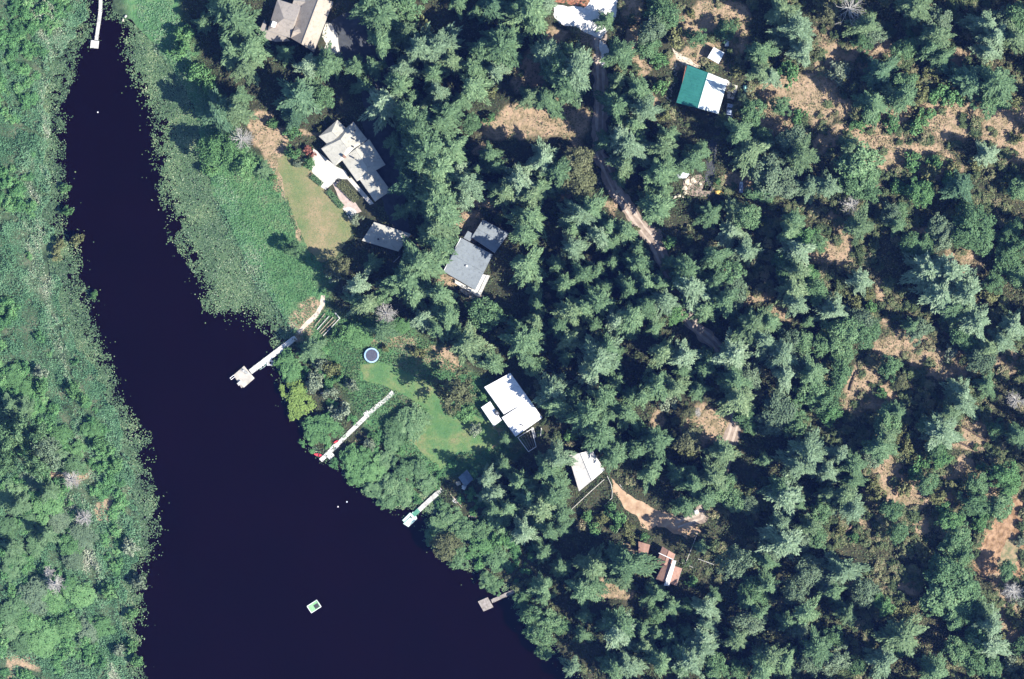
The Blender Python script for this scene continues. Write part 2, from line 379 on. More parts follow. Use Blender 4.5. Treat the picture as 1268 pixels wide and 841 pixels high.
DRY = [(662, 152, 50, 17), (690, 140, 26, 10), (640, 165, 30, 12), (1026, 136, 24, 18), (985, 118, 38, 22), (1020, 85, 12, 34), (1112, 196, 46, 28), (1085, 180, 26, 20), (1150, 205, 30, 14), (1180, 152, 28, 17), (1250, 160, 26, 28), (1190, 70, 18, 13), (886, 26, 34, 22), (868, 72, 24, 14), (1042, 300, 10, 34), (1020, 320, 16, 14), (1083, 364, 10, 10), (1108, 420, 30, 18), (1075, 482, 24, 20), (1162, 448, 32, 12), (1180, 465, 16, 12), (1204, 544, 24, 20), (1104, 590, 22, 32), (1160, 612, 34, 18), (1240, 790, 28, 18), (1250, 740, 14, 24), (872, 528, 28, 22), (862, 515, 16, 8), (808, 518, 7, 16), (755, 738, 20, 14), (322, 150, 12, 14), (338, 172, 16, 16), (347, 194, 12, 14), (358, 212, 8, 16), (370, 168, 20, 7), (352, 235, 6, 16), (364, 275, 6, 16), (84, 592, 22, 9), (22, 830, 18, 10), (120, 628, 10, 7), (668, 100, 18, 20), (718, 60, 14, 20), (710, 48, 22, 12), (733, 100, 8, 12), (1195, 325, 16, 10), (1200, 330, 12, 18), (935, 370, 18, 8), (1030, 180, 30, 12), (950, 130, 26, 26), (1150, 285, 10, 6), (1180, 590, 20, 10), (500, 425, 24, 10), (540, 445, 20, 8), (585, 540, 26, 14), (590, 280, 12, 12), (520, 305, 12, 6), (555, 350, 14, 8), (395, 390, 12, 9), (375, 408, 14, 7), (610, 190, 10, 7), (683, 240, 8, 8), (698, 250, 10, 8), (608, 256, 14, 6), (757, 262, 6, 8), (905, 330, 16, 8), (1108, 145, 24, 10), (1070, 62, 24, 10), (1090, 68, 14, 9), (1125, 130, 20, 8), (870, 410, 10, 8), (790, 420, 0, 0), (920, 232, 20, 8), (775, 690, 12, 12), (1215, 610, 20, 10), (1135, 660, 14, 8), (1062, 640, 10, 10), (1115, 735, 20, 8), (1060, 720, 8, 8), (980, 420, 12, 6), (960, 395, 14, 8), (1210, 420, 14, 10), (1245, 450, 14, 8), (1040, 60, 20, 10), (780, 20, 14, 20), (800, 80, 10, 14), (795, 60, 12, 12), (815, 130, 10, 10), (900, 480, 0, 0)]
BANK = [(1300, 600), (1262, 614), (1246, 626), (1228, 644), (1216, 664), (1206, 690), (1206, 706), (1218, 714), (1240, 706), (1262, 716), (1300, 720)]

def blobs(x, y, lst, warp=6.0, seed=3):
    wx = x + warp * (fbm(x, y, 9, seed) - .5) * 2; wy = y + warp * (fbm(x, y, 9, seed + 9) - .5) * 2
    v = np.zeros(x.shape)
    for (px, py, rx, ry) in lst:
        if rx <= 0: continue
        cx, cy = P(px, py)
        q = ((wx - cx) / (rx * S * 1.28)) ** 2 + ((wy - cy) / (ry * S * 1.28)) ** 2
        v = np.maximum(v, np.clip(1.5 - q * 1.1, 0, 1))
    return np.clip(v * (.35 + 1.3 * fbm(x, y, 2.2, 17)) , 0, 1) 

# ------------------------------------------------------------------ ground: one sheet out to the horizon
core_x = np.arange(-175, 175.01, .8); core_y = np.arange(-125, 125.01, .8)
ext = np.cumsum(1.6 ** np.arange(1, 16)) * 1.4
gx = np.concatenate([core_x[0] - ext[::-1], core_x, core_x[-1] + ext]); gy = np.concatenate([core_y[0] - ext[::-1], core_y, core_y[-1] + ext])
GX, GY = np.meshgrid(gx, gy)
sp = sdist(GX, GY, W_POND) + (fbm(GX, GY, 5, 5) - .5) * 2.5
GZ = np.where(sp < 0, np.maximum(-1.6, sp * .5), np.minimum(LAND, sp * .25))
bank_w = [P(*p) for p in BANK]
nx, ny = len(gx), len(gy)
verts = np.stack([GX.ravel(), GY.ravel(), GZ.ravel()], 1)
ii = np.arange(nx * ny).reshape(ny, nx)
quads = np.stack([ii[:-1, :-1], ii[:-1, 1:], ii[1:, 1:], ii[1:, :-1]], -1).reshape(-1)
ground_me = mesh_np('ground', verts, 4, quads, None)
dry = blobs(GX, GY, DRY); bk = np.clip(1 - (sdist(GX, GY, bank_w) + (fbm(GX, GY, 3, 77) - .5) * 3) / 1.2, 0, 1)
dry = np.maximum(dry, bk)
mead = np.clip(1 - (sdist(GX, GY, [P(*p) for p in MEADOW_R]) + (fbm(GX, GY, 8, 21) - .5) * 8) / 3, 0, 1)
mead = np.maximum(mead, np.clip(1 - (sdist(GX, GY, [P(*p) for p in MEADOW2]) + (fbm(GX, GY, 8, 25) - .5) * 6) / 3, 0, 1))
marsh = ((GX < P(190, 0)[0]) & (sp > -2)).astype(float)
for nm, arr in (('dry', dry), ('mead', mead), ('marsh', marsh)):
    a = ground_me.attributes.new(nm, 'FLOAT', 'POINT'); a.data.foreach_set('value', arr.ravel().astype(np.float32))
m, t, b = newmat('ground')
def attr(t, n):
    a = t.nodes.new('ShaderNodeAttribute'); a.attribute_name = n; return a.outputs['Fac']
fl = ramp(t, [(.3, (.026, .030, .018)), (.5, (.046, .050, .030)), (.62, (.075, .070, .042)), (.75, (.12, .098, .062))], noise_node(t, .35, 8, rough=.7))
dr = ramp(t, [(.3, (.09, .095, .05)), (.40, (.20, .16, .09)), (.50, (.31, .235, .15)), (.60, (.40, .275, .185)), (.68, (.36, .30, .17)), (.8, (.52, .43, .31))], noise_node(t, .5, 9, rough=.75))
me_ = ramp(t, [(.3, (.05, .11, .045)), (.5, (.080, .185, .075)), (.7, (.15, .195, .10))], noise_node(t, .3, 9, rough=.7))
ms = ramp(t, [(.35, (.020, .035, .022)), (.5, (.06, .095, .05)), (.72, (.15, .155, .10))], noise_node(t, .25, 9, rough=.7))
c = mix(t, attr(t, 'marsh'), fl, ms); c = mix(t, attr(t, 'mead'), c, me_); c = mix(t, ramp(t, [(.25, (0, 0, 0)), (.7, (1, 1, 1))], attr(t, 'dry')), c, dr)
t.links.new(c, b.inputs['Base Color']); b.inputs['Roughness'].default_value = .95; b.inputs['Specular IOR Level'].default_value = .1
bump(t, b, noise_node(t, 1.2, 6), .5, .8)
ground_me.materials.append(m)
tag(obj('ground', ground_me), kind='structure')

# water
m, t, b = newmat('water')
t.links.new(ramp(t, [(.3, (.0022, .0002, .0010)), (.7, (.0032, .0003, .0018))], noise_node(t, .05, 6)), b.inputs['Base Color'])
b.inputs['Roughness'].default_value = .12; b.inputs['IOR'].default_value = 1.33; b.inputs['Specular IOR Level'].default_value = .3
bump(t, b, noise_node(t, 1.6, 4), .03, .25)
wp = MB(); wpts = [P(*p) for p in POND]
xs = [p[0] for p in wpts]; ys = [p[1] for p in wpts]
wp.add([(min(xs) - 6, -400, 0), (max(xs) + 12, -400, 0), (max(xs) + 12, max(ys) + 4, 0), (min(xs) - 6, max(ys) + 4, 0)], [(0, 1, 2, 3)])
tag(wp.build('water', m), kind='structure')

def sheet(name, poly_px, z, mat, rough=.8, step=.7, label=None, seed=1):
    pts = [P(*p) for p in poly_px]; out = []
    for i in range(len(pts)):
        a = np.array(pts[i]); c_ = np.array(pts[(i + 1) % len(pts)]); d = c_ - a; L = np.hypot(*d)
        n = max(1, int(L / step)); nr = np.array([-d[1], d[0]]) / (L + 1e-9)
        for k in range(n):
            q = a + d * k / n
            o = (fbm(q[0:1], q[1:2], 2.5, seed)[0] - .5) * 2 * rough if rough else 0
            out.append((q + nr * o))
    bm = bmesh.new(); vs = [bm.verts.new((q[0], q[1], z)) for q in out]
    f = bm.faces.new(vs); f.normal_update()
    if f.normal.z < 0: f.normal_flip()
    bmesh.ops.triangulate(bm, faces=[f]); me = bpy.data.meshes.new(name); bm.to_mesh(me); bm.free(); me.materials.append(mat)
    return tag(obj(name, me), kind='structure')

def ribbon(pts, wd):
    pts = [np.array(p, float) for p in pts]; l = []; r = []
    for i, p in enumerate(pts):
        d = pts[min(i + 1, len(pts) - 1)] - pts[max(i - 1, 0)]; d /= np.hypot(*d); n = np.array([-d[1], d[0]])
        l.append(tuple(p + n * wd / 2)); r.append(tuple(p - n * wd / 2))
    return l + r[::-1]

M['lawn_dry'] = nmat('dry_lawn', (.17, .16, .055), (.115, .165, .058), .22, .95, 9, .35, .62, .15, .1)
m, t, b = newmat('dry_lawn_mown')
c1 = ramp(t, [(.36, (.30, .23, .135)), (.48, (.235, .205, .11)), (.60, (.17, .19, .085)), (.7, (.12, .165, .07))], noise_node(t, .14, 9, rough=.65))
c2 = mix(t, ramp(t, [(.45, (0, 0, 0)), (.75, (.5, .5, .5))], noise_node(t, 2.5, 4)), c1, (.09, .13, .045))
t.links.new(c2, b.inputs['Base Color']); b.inputs['Roughness'].default_value = .95; b.inputs['Specular IOR Level'].default_value = .1
bump(t, b, noise_node(t, 3, 5), .15); M['lawn_dry'] = m
m, t, b = newmat('green_lawn_mown')
c1 = ramp(t, [(.36, (.24, .21, .11)), (.46, (.15, .205, .082)), (.56, (.095, .185, .07)), (.68, (.068, .155, .06))], noise_node(t, .13, 9, rough=.7))
c2 = mix(t, ramp(t, [(.45, (0, 0, 0)), (.75, (.6, .6, .6))], noise_node(t, 1.8, 6)), c1, (.058, .12, .045))
t.links.new(c2, b.inputs['Base Color']); b.inputs['Roughness'].default_value = .95; b.inputs['Specular IOR Level'].default_value = .1
bump(t, b, noise_node(t, 3, 5), .15); M['lawn_green'] = m
M['dirt'] = nmat('dirt_road', (.20, .155, .12), (.36, .29, .235), .7, .95, 8, .3, .7, .1, .1)
M['track'] = nmat('pale_wheel_track', (.36, .29, .23), (.50, .42, .35), .8, .95, 8, .3, .7, .1, .1)
M['gravel'] = nmat('white_gravel', (.66, .63, .58), (.82, .80, .77), 1.5, .95, 8, .3, .7, .1, .1)
M['concrete'] = nmat('pale_concrete', (.46, .43, .37), (.60, .57, .51), .5, .9, 8, .3, .7)
M['asphalt'] = nmat('asphalt', (.042, .046, .05), (.075, .08, .085), .8, .9, 8, .3, .7, .03, .2)
M['paver'] = nmat('pink_pavers', (.36, .28, .24), (.48, .39, .34), 1.8, .9)
M['bank_floor'] = nmat('bank_floor', (.15, .16, .085), (.34, .25, .15), .9, .95, 9, .35, .65, .1, .1)
M['sand'] = nmat('sandy_path', (.46, .38, .29), (.60, .52, .42), 1.2, .95)
M['tan_dirt'] = nmat('tan_dirt', (.28, .175, .105), (.50, .36, .24), .5, .95, 9, .3, .7, .2, .1)

sheet('lawn', LAWN1, LAND + .02, M['lawn_dry'], 1.2, seed=4)
sheet('lawn', LAWN2, LAND + .02, M['lawn_green'], 1.2, seed=5)
sheet('dirt_road', ribbon(ROAD, 17), LAND + .02, M['dirt'], 1.0, seed=7)
sheet('dirt_road', [(800, 278), (818, 285), (824, 302), (812, 310), (806, 300), (796, 284)], LAND + .026, M['dirt'], .8, seed=17)
rd = np.array(ROAD, float)
for off in (-3.2, 3.6):
    L_ = []
    for i in range(len(rd)):
        d = rd[min(i + 1, len(rd) - 1)] - rd[max(i - 1, 0)]; d /= np.hypot(*d); L_.append(tuple(rd[i] + np.array([-d[1], d[0]]) * off))
    sheet('wheel_track', ribbon(L_, 3.2), LAND + .034, M['track'], .5, seed=8)
sheet('gravel_turnaround', [(684, 4), (700, 6), (722, 9), (740, -6), (742, -40), (764, -40), (764, 14), (756, 34), (744, 50), (728, 40), (706, 33), (692, 28), (686, 18)], LAND + .04, M['gravel'], 1.0, seed=9)
sheet('gravel_patch', [(742, 52), (751, 56), (752, 72), (748, 84), (744, 78), (746, 66)], LAND + .04, M['gravel'], 1.0, seed=19)
sheet('bare_earth', [(678, -20), (744, -20), (742, -4), (733, 10), (718, 8), (700, 5), (682, 3)], LAND + .03, M['rust'], 1.0, seed=10)
sheet('driveway', [(406, 28), (432, 16), (470, 30), (490, 80), (484, 140), (470, 156), (450, 130), (444, 96), (422, 78), (404, 62)], LAND + .02, M['asphalt'], .8, seed=11)
sheet('driveway', [(446, 150), (470, 150), (496, 160), (506, 200), (500, 240), (508, 290), (490, 286), (478, 262), (470, 230)], LAND + .026, M['asphalt'], .8, seed=12)
sheet('driveway', ribbon([(906, 132), (896, 152), (884, 176), (880, 206), (876, 236)], 11), LAND + .02, M['asphalt'], .7, seed=13)
sheet('concrete_apron', [(403, 28), (399, 46), (404, 54), (399, 66), (404, 70), (424, 76), (420, 60), (418, 44), (410, 30)], LAND + .04, M['concrete'], .3, seed=14)
sheet('terrace', [(388, 184), (386, 212), (398, 232), (403, 235), (413, 227), (417, 222), (433, 222), (428, 212), (416, 206), (406, 198), (394, 188)], LAND + .05, M['concrete'], 0, seed=15)
sheet('paved_walk', [(412, 228), (420, 224), (437, 246), (448, 262), (438, 266), (428, 262)], LAND + .045, M['paver'], .2, seed=16)
sheet('paved_walk', [(430, 222), (435, 220), (463, 252), (458, 254)], LAND + .055, M['concrete'], 0, seed=16)
sheet('paved_walk', [(424, 258), (434, 256), (442, 262), (440, 276), (434, 272)], LAND + .055, M['concrete'], .3, seed=26)
sheet('path', ribbon([(369, 412), (380, 401), (392, 390), (399, 378), (400, 366)], 5), LAND + .03, M['sand'], .25, seed=18)
sheet('tan_drive', [(756, 590), (764, 600), (776, 612), (796, 622), (812, 630), (838, 640), (856, 646), (868, 658), (850, 668), (826, 656), (812, 650), (804, 656), (796, 652), (788, 640), (770, 624), (760, 610)], LAND + .03, M['tan_dirt'], .8, seed=20)
sheet('concrete_apron', [(898, 98), (906, 104), (914, 106), (908, 124), (900, 122)], LAND + .04, M['concrete'], .4, seed=22)
sheet('tan_drive', [(832, 60), (842, 66), (868, 82), (862, 86), (846, 80), (836, 74)], LAND + .03, M['sand'], .8, seed=23)
M['bank_soil'] = nmat('bank_soil', (.19, .115, .062), (.42, .27, .165), .8, .95, 10, .34, .66, .5, .1)
sheet('bare_earth', BANK, LAND + .012, M['bank_soil'], 1.2, seed=33)
sheet('bare_earth', [(1246, 668), (1262, 664), (1266, 690), (1252, 706), (1236, 704), (1238, 684)], LAND + .02, M['bank_floor'], 1.0, seed=24)
sheet('bare_earth', [(846, 224), (866, 218), (880, 232), (878, 242), (850, 240)], LAND + .02, M['dirt'], 1.0, seed=27)
sheet('terrace', [(566, 348), (578, 356), (590, 363), (600, 366), (584, 370), (570, 362)], LAND + .03, M['sand'], .5, seed=28)


# ------------------------------------------------------------------ buildings
BUILT = []        # footprints to keep plants out of
def local(c, pts): return [(x - c[0], y - c[1]) for x, y in pts]

def roof_piece(m, c, eave, rise, hips=(0, 0), th=.18, base=None):
    """c: four corners (ridge runs from the middle of c0c1 to the middle of c2c3)"""
    c = [np.array(p, float) for p in c]
    m0 = (c[0] + c[1]) / 2; m1 = (c[2] + c[3]) / 2; d = m1 - m0
    r0 = m0 + d * hips[0]; r1 = m1 - d * hips[1]
    v = [(*p, eave) for p in c] + [(*r0, eave + rise), (*r1, eave + rise)] + [(*p, eave - th) for p in c]
    f = [(1, 2, 5, 4), (3, 0, 4, 5), (0, 1, 4), (2, 3, 5), (6, 7, 1, 0), (7, 8, 2, 1), (8, 9, 3, 2), (9, 6, 0, 3), (9, 8, 7, 6)]
    a = np.cross(c[1] - c[0], c[2] - c[1])
    if a < 0: f = [x[::-1] for x in f]
    m.add(v, f)

def shrink(c, k):
    c = [np.array(p, float) for p in c]; out = []
    for i in range(4):
        e1 = c[(i + 1) % 4] - c[i]; e2 = c[i - 1] - c[i]
        out.append(c[i] + e1 / np.hypot(*e1) * k + e2 / np.hypot(*e2) * k)
    return out

def wall_openings(root, cs, eave, k=0):
    """windows (with frame) along each long wall, one door"""
    for i in range(4):
        a, b_ = cs[i], cs[(i + 1) % 4]; d = b_ - a; L = np.hypot(*d)
        if L < 3: continue
        mid = (cs[0] + cs[2]) / 2; n = np.array([-d[1], d[0]]) / L
        if np.dot((a + b_) / 2 - mid, n) < 0: n = -n
        rz = math.atan2(d[1], d[0]); cnt = int(L // 3.2)
        for j in range(max(1, cnt)):
            p = a + d * (j + .5) / max(1, cnt)
            if k == 0 and i == 1 and j == 0:
                dm = MB().box((*(p + n * .03), 1.0), (.95, .1, 2.0), rz).build('door', M['wall_brown'], root)
                MB().box((*(p + n * .10 + d / L * .35), 1.0), (.06, .06, .12), rz).build('handle', M['metal'], dm)
            else:
                w_ = MB().box((*(p + n * .02), 1.5), (1.2, .08, 1.1), rz).build('window', M['glass'], root)
                fr = MB()
                for s_ in (-1, 1):
                    fr.box((*(p + n * .03 + d / L * s_ * .65), 1.5), (.1, .12, 1.3), rz)
                    fr.box((*(p + n * .03), 1.5 + s_ * .6), (1.2, .12, .1), rz)
                fr.build('frame', M['white'], w_)

def building(name, label, cat, blocks, wall, group=None, off=(0, 0), sc=1.0, openings=True, inset=.4):
    """blocks: (corners px, eave, rise, hips, roof material)"""
    allp = [P(off[0] + x / sc, off[1] + y / sc) for b_ in blocks for x, y in b_[0]]
    cx = sum(p[0] for p in allp) / len(allp); cy = sum(p[1] for p in allp) / len(allp)
    root = thing(name, label, cat, (cx, cy, LAND), group=group)
    for k, (cp, eave, rise, hips, rm) in enumerate(blocks):
        c = local((cx, cy), [P(off[0] + x / sc, off[1] + y / sc) for x, y in cp])
        BUILT.append([(x + cx, y + cy) for x, y in c])
        wc = shrink(c, inset)
        MB().prism([tuple(p) for p in wc], -.3, eave - .19).build('wall', M[wall], root)
        mb = MB(); roof_piece(mb, c, eave, rise, hips); rf_ = mb.build('roof', M[rm], root)
        if eave > 2.55 and rise > .3:
            e0 = (np.array(c[0]) + c[1]) / 2; e1 = (np.array(c[2]) + c[3]) / 2; dv = e1 - e0
            ra = e0 + dv * (hips[0] + .01); rb = e1 - dv * (hips[1] + .01)
            MB().tube([(*ra, eave + rise), (*rb, eave + rise)], .10, 6).build('ridge_cap', M[rm], rf_)
            for (u_, v_) in ((c[1], c[2]), (c[3], c[0])): MB().tube([(*u_, eave - .1), (*v_, eave - .1)], .075, 6).build('gutter', M['metal'], rf_)
        if openings and eave > 2: wall_openings(root, wc, eave, k)
    return root, (cx, cy)

def LP(c, off, sc, x, y):
    p = P(off[0] + x / sc, off[1] + y / sc); return p[0] - c[0], p[1] - c[1]

# tan house at the top
O, s = (310, 0), 10.517
hA, c = building('house', 'large tan house with many hipped roof faces, cut by the top edge', 'house', [
    ([(362, 8), (235, 415), (540, 508), (668, 105)], 3.6, 1.7, (.5, .05), 'roof_grey_tan'),
    ([(738, -70), (1085, 40), (835, 690), (528, 505)], 3.8, 2.4, (.0, .0), 'roof_tan'),
    ([(540, 508), (600, 345), (850, 310), (745, 612)], 3.95, 1.35, (.0, .45), 'roof_tan'),
    ([(595, -30), (556, 68), (702, 112), (742, -20)], 3.45, .8, (.0, .0), 'roof_grey_tan')], 'wall_tan', off=O, sc=s)
mb = MB(); q = [LP(c, O, s, *p) for p in ((192, 262), (95, 490), (335, 555), (525, 545), (470, 490), (240, 415))]
mb.prism(q, 2.6, 2.75); mb.build('porch_roof', M['roof_grey_tan'], hA)
x, y = LP(c, O, s, 325, 345); ch = MB().box((x, y, 3.4), (1.1, 1.5, 7.0), R_(-20)).build('chimney', M['brick'], hA)
MB().box((x, y, 7.0), (1.25, 1.65, .2), R_(-20)).build('cap', M['white'], ch)
x, y = LP(c, O, s, 300, 310); MB().box((x, y, 3.1), (.5, .5, .8)).build('vent', M['white'], hA)
x, y = LP(c, O, s, 262, 395); MB().box((x, y, 3.0), (.45, .7, .8), R_(-20)).build('vent', M['white'], hA)

# pale house with terrace
O, s = (370, 130), 8.413
hB, c = building('house', 'sprawling pale grey-beige house of stepped hipped blocks behind a white terrace', 'house', [
    ([(405, 163), (215, 332), (315, 425), (500, 256)], 3.0, 1.0, (.4, .0), 'roof_beige'),
    ([(572, 184), (240, 460), (384, 642), (716, 366)], 3.15, 1.3, (.25, .25), 'roof_beige'),
    ([(452, 574), (735, 362), (905, 630), (612, 800)], 2.95, .9, (.0, .2), 'roof_beige'),
    ([(612, 745), (770, 640), (960, 900), (800, 1010)], 2.8, .6, (.0, .2), 'roof_beige')], 'wall_grey', off=O, sc=s)
for (vx, vy) in ((588, 278), (582, 365), (574, 445), (580, 560)):
    x, y = LP(c, O, s, vx, vy); MB().tube([(x, y, 3.2), (x, y, 4.7)], .22, 8).build('vent', M['dark'], hB)
x, y = LP(c, O, s, 482, 545); MB().box((x, y, 4.2), (.9, .6, 1.6), R_(-45)).build('chimney', M['brick'], hB)

# low garage
O, s = (380, 200), 6.467
hC, c = building('garage', 'low beige garage roof with one vent, below the pale grey-beige house', 'garage', [
    ([(540, 488), (444, 635), (735, 722), (835, 585)], 2.7, .35, (.0, .0), 'roof_beige')], 'wall_tan', off=O, sc=s)
x, y = LP(c, O, s, 575, 625); MB().tube([(x, y, 2.7), (x, y, 3.5)], .3, 8).build('vent', M['dark'], hC)

# blue-grey house
O, s = (535, 260), 7.01
hD, c = building('house', 'blue-grey low roofed house in two stepped blocks with a pale deck on two sides', 'house', [
    ([(255, 248), (104, 536), (376, 696), (526, 392)], 3.6, .45, (.0, .0), 'roof_blue'),
    ([(440, 88), (345, 240), (545, 375), (668, 208)], 3.3, .45, (.0, .0), 'roof_blue'),
    ([(312, 184), (275, 246), (330, 276), (362, 214)], 2.9, .2, (.0, .0), 'roof_blue')], 'wall_white', off=O, sc=s)
x, y = LP(c, O, s, 303, 490); MB().tube([(x, y, 3.8), (x, y, 4.5)], .28, 10).build('vent', M['white'], hD)
mb = MB()
mb.prism([LP(c, O, s, *p) for p in ((440, 560), (500, 570), (412, 752), (366, 722), (340, 700))], .75, .9)
mb.prism([LP(c, O, s, *p) for p in ((200, 606), (352, 690), (370, 722), (404, 748), (396, 750), (200, 636))], .74, .89)
mb.build('deck', M['plank_white'], hD)
e = MB(); q = [LP(c, O, s, *p) for p in ((250, 246), (100, 538))]
e.tube([(*q[0], 3.62), (*q[1], 3.62)], .11, 6); e.build('gutter', M['white'], hD)
for (a_, b_) in (((502, 572), (414, 754)), ((196, 634), (410, 754))):
    q0 = LP(c, O, s, *a_); q1 = LP(c, O, s, *b_); rl = MB(); rl.tube([(*q0, 1.8), (*q1, 1.8)], .07, 5)
    for k in range(7):
        tx = q0[0] + (q1[0] - q0[0]) * k / 6; ty = q0[1] + (q1[1] - q0[1]) * k / 6; rl.tube([(tx, ty, .8), (tx, ty, 1.8)], .05, 5)
    rl.build('railing', M['plank_white'], hD)

# white house
O, s = (590, 455), 7.644
hE, c = building('house', 'long white-roofed house standing at the edge of the green lawn', 'house', [
    ([(75, 185), (320, 52), (500, 302), (260, 442)], 3.4, .7, (.0, .0), 'roof_white'),
    ([(240, 472), (500, 300), (622, 476), (370, 652)], 3.45, .72, (.0, .0), 'roof_white')], 'wall_white', off=O, sc=s)
x, y = LP(c, O, s, 432, 545); MB().tube([(x - .7, y + .15, 4.2), (x, y + .1, 4.3), (x + .5, y - .3, 4.2)], .1, 6).build('pipe', M['dark'], hE)
hE2, c2 = building('shed', 'small flat white-roofed shed beside the long white-roofed house', 'shed', [
    ([(45, 378), (130, 320), (240, 498), (165, 555)], 2.5, .12, (.0, .0), 'roof_white')], 'wall_white', off=O, sc=s)
x, y = LP(c2, O, s, 196, 430)
t_ = MB().box((x, y, 2.95), (1.4, .9, .7), R_(-55)).build('roof_unit', M['dark'], hE2)
MB().tube([(x, y, 3.3), (x, y, 3.36)], .36, 12).build('fan_cover', M['metal'], t_)
x, y = P(590 + 480 / s, 455 + 680 / s)
pg = thing('pergola', 'white-framed open garden pergola against the end of the white-roofed house', 'pergola', (x, y, LAND))
pc = [np.array(LP((x, y), O, s, *p)) for p in ((392, 662), (520, 580), (565, 748), (492, 796))]
for i in range(4):
    MB().tube([(*pc[i], -.2), (*pc[i], 2.3)], .09, 6).build('post', M['white'], pg)
    MB().tube([(*pc[i], 2.3), (*pc[(i + 1) % 4], 2.3)], .09, 6).build('beam', M['white'], pg)
for k in range(1, 5):
    a_ = pc[0] + (pc[1] - pc[0]) * k / 5; b_ = pc[3] + (pc[2] - pc[3]) * k / 5
    MB().tube([(*a_, 2.35), (*b_, 2.35)], .045, 5).build('rafter', M['plank_brown'], pg)
mb = MB(); mb.prism([LP((x, y), O, s, *p) for p in ((515, 570), (540, 568), (566, 660), (545, 672))], 0, .4); mb.build('step', M['plank_white'], pg)
x, y = P(590 + 610 / s, 455 + 610 / s)
ps = thing('board', 'pale board standing right of the white-framed pergola', 'board', (x, y, LAND))
MB().box((0, 0, .6), (.25, 2.2, 1.2), R_(-6)).build('panel', M['plank_white'], ps)

# cream gabled house
O, s = (690, 550), 7.01
hF, c = building('house', 'cream gabled house half hidden by trees, above the tan dirt drive', 'house', [
    ([(95, 96), (300, 50), (408, 222), (188, 406)], 3.0, 1.5, (.0, .0), 'roof_cream')], 'wall_white', off=O, sc=s)
x, y = LP(c, O, s, 392, 225); MB().box((x, y, 3.1), (.9, .5, .25), R_(40)).build('gutter_box', M['roof_blue'], hF)
rg = MB(); rg.tube([(*LP(c, O, s, 198, 74), 4.55), (*LP(c, O, s, 297, 312), 4.55)], .1, 5); rg.build('ridge_cap', M['metal'], hF)

# teal house
O, s = (810, 40), 7.646
hG, c = building('house', 'house with one teal metal roof face and one face painted pale as sun glare', 'house', [
    ([(312, 318), (690, 466), (600, 780), (205, 674)], 3.3, 1.3, (.0, .0), 'roof_teal')], 'wall_brown', off=O, sc=s)
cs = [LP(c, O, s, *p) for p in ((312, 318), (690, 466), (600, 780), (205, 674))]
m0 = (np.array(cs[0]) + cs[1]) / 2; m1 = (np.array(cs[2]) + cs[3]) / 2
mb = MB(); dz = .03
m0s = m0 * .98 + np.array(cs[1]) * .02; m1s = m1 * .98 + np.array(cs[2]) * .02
mb.add([(*m0s, 4.6 + dz - .026), (*cs[1], 3.3 + dz), (*cs[2], 3.3 + dz), (*m1s, 4.6 + dz - .026)], [(3, 2, 1, 0)]); mb.build('painted_glare_face', M['roof_glare'], hG)  # pale colour stands in for sun glare on the same teal metal
sm = MB()
for k in range(1, 14):
    f_ = k / 14; a_ = m0 + (m1 - m0) * f_; b0 = np.array(cs[0]) + (np.array(cs[3]) - cs[0]) * f_; b1 = np.array(cs[1]) + (np.array(cs[2]) - cs[1]) * f_
    sm.tube([(*b0, 3.33), (*a_, 4.63)], .035, 4)
sm.build('roof_seam', M['roof_teal'], hG)
gt = MB(); q0 = LP(c, O, s, 296, 330); q1 = LP(c, O, s, 236, 602); gt.tube([(*q0, 3.2), (*q1, 3.2)], .1, 5); gt.build('gutter', M['rust'], hG)
gs, c = building('shed', 'small square pale mint-roofed shed above right of the teal-roofed house', 'shed', [
    ([(560, 148), (500, 246), (606, 304), (660, 200)], 2.4, .25, (.0, .0), 'tarp_white')], 'wall_grey', off=O, sc=s)

# red-brown house
O, s = (770, 630), 7.646
hH, c = building('house', 'small red-brown roofed L-shaped house with a cream ridge strip', 'house', [
    ([(380, 352), (500, 425), (470, 530), (320, 525)], 3.0, .7, (.0, .0), 'roof_rust'),
    ([(400, 500), (565, 560), (512, 722), (318, 662)], 3.1, 1.2, (.0, .0), 'roof_rust')], 'wall_brown', off=O, sc=s)
mb = MB(); q = [LP(c, O, s, *p) for p in ((476, 482), (510, 484), (440, 722), (392, 718))]
mb.add([(*q[0], 4.42), (*q[1], 4.42), (*q[2], 4.42), (*q[3], 4.42)] + [(*p, 4.30) for p in q], [(3, 2, 1, 0), (4, 5, 6, 7), (0, 1, 5, 4), (1, 2, 6, 5), (2, 3, 7, 6), (3, 0, 4, 7)])
mb.build('ridge_strip', M['roof_cream'], hH)
rg = MB(); rg.tube([(*LP(c, O, s, 345, 412), 3.75), (*LP(c, O, s, 488, 478), 3.8)], .12, 5); rg.build('ridge_cap', M['white'], hH)
x, y = LP(c, O, s, 398, 530); MB().tube([(x, y, 3.0), (x, y, 4.3)], .16, 8).build('vent', M['dark'], hH)
building('shed', 'small shed with a flat red-brown roof left of the red-brown roofed house', 'shed', [
    ([(155, 306), (265, 338), (240, 440), (155, 418)], 2.2, .15, (.0, .0), 'roof_rust')], 'wall_brown', off=O, sc=s)

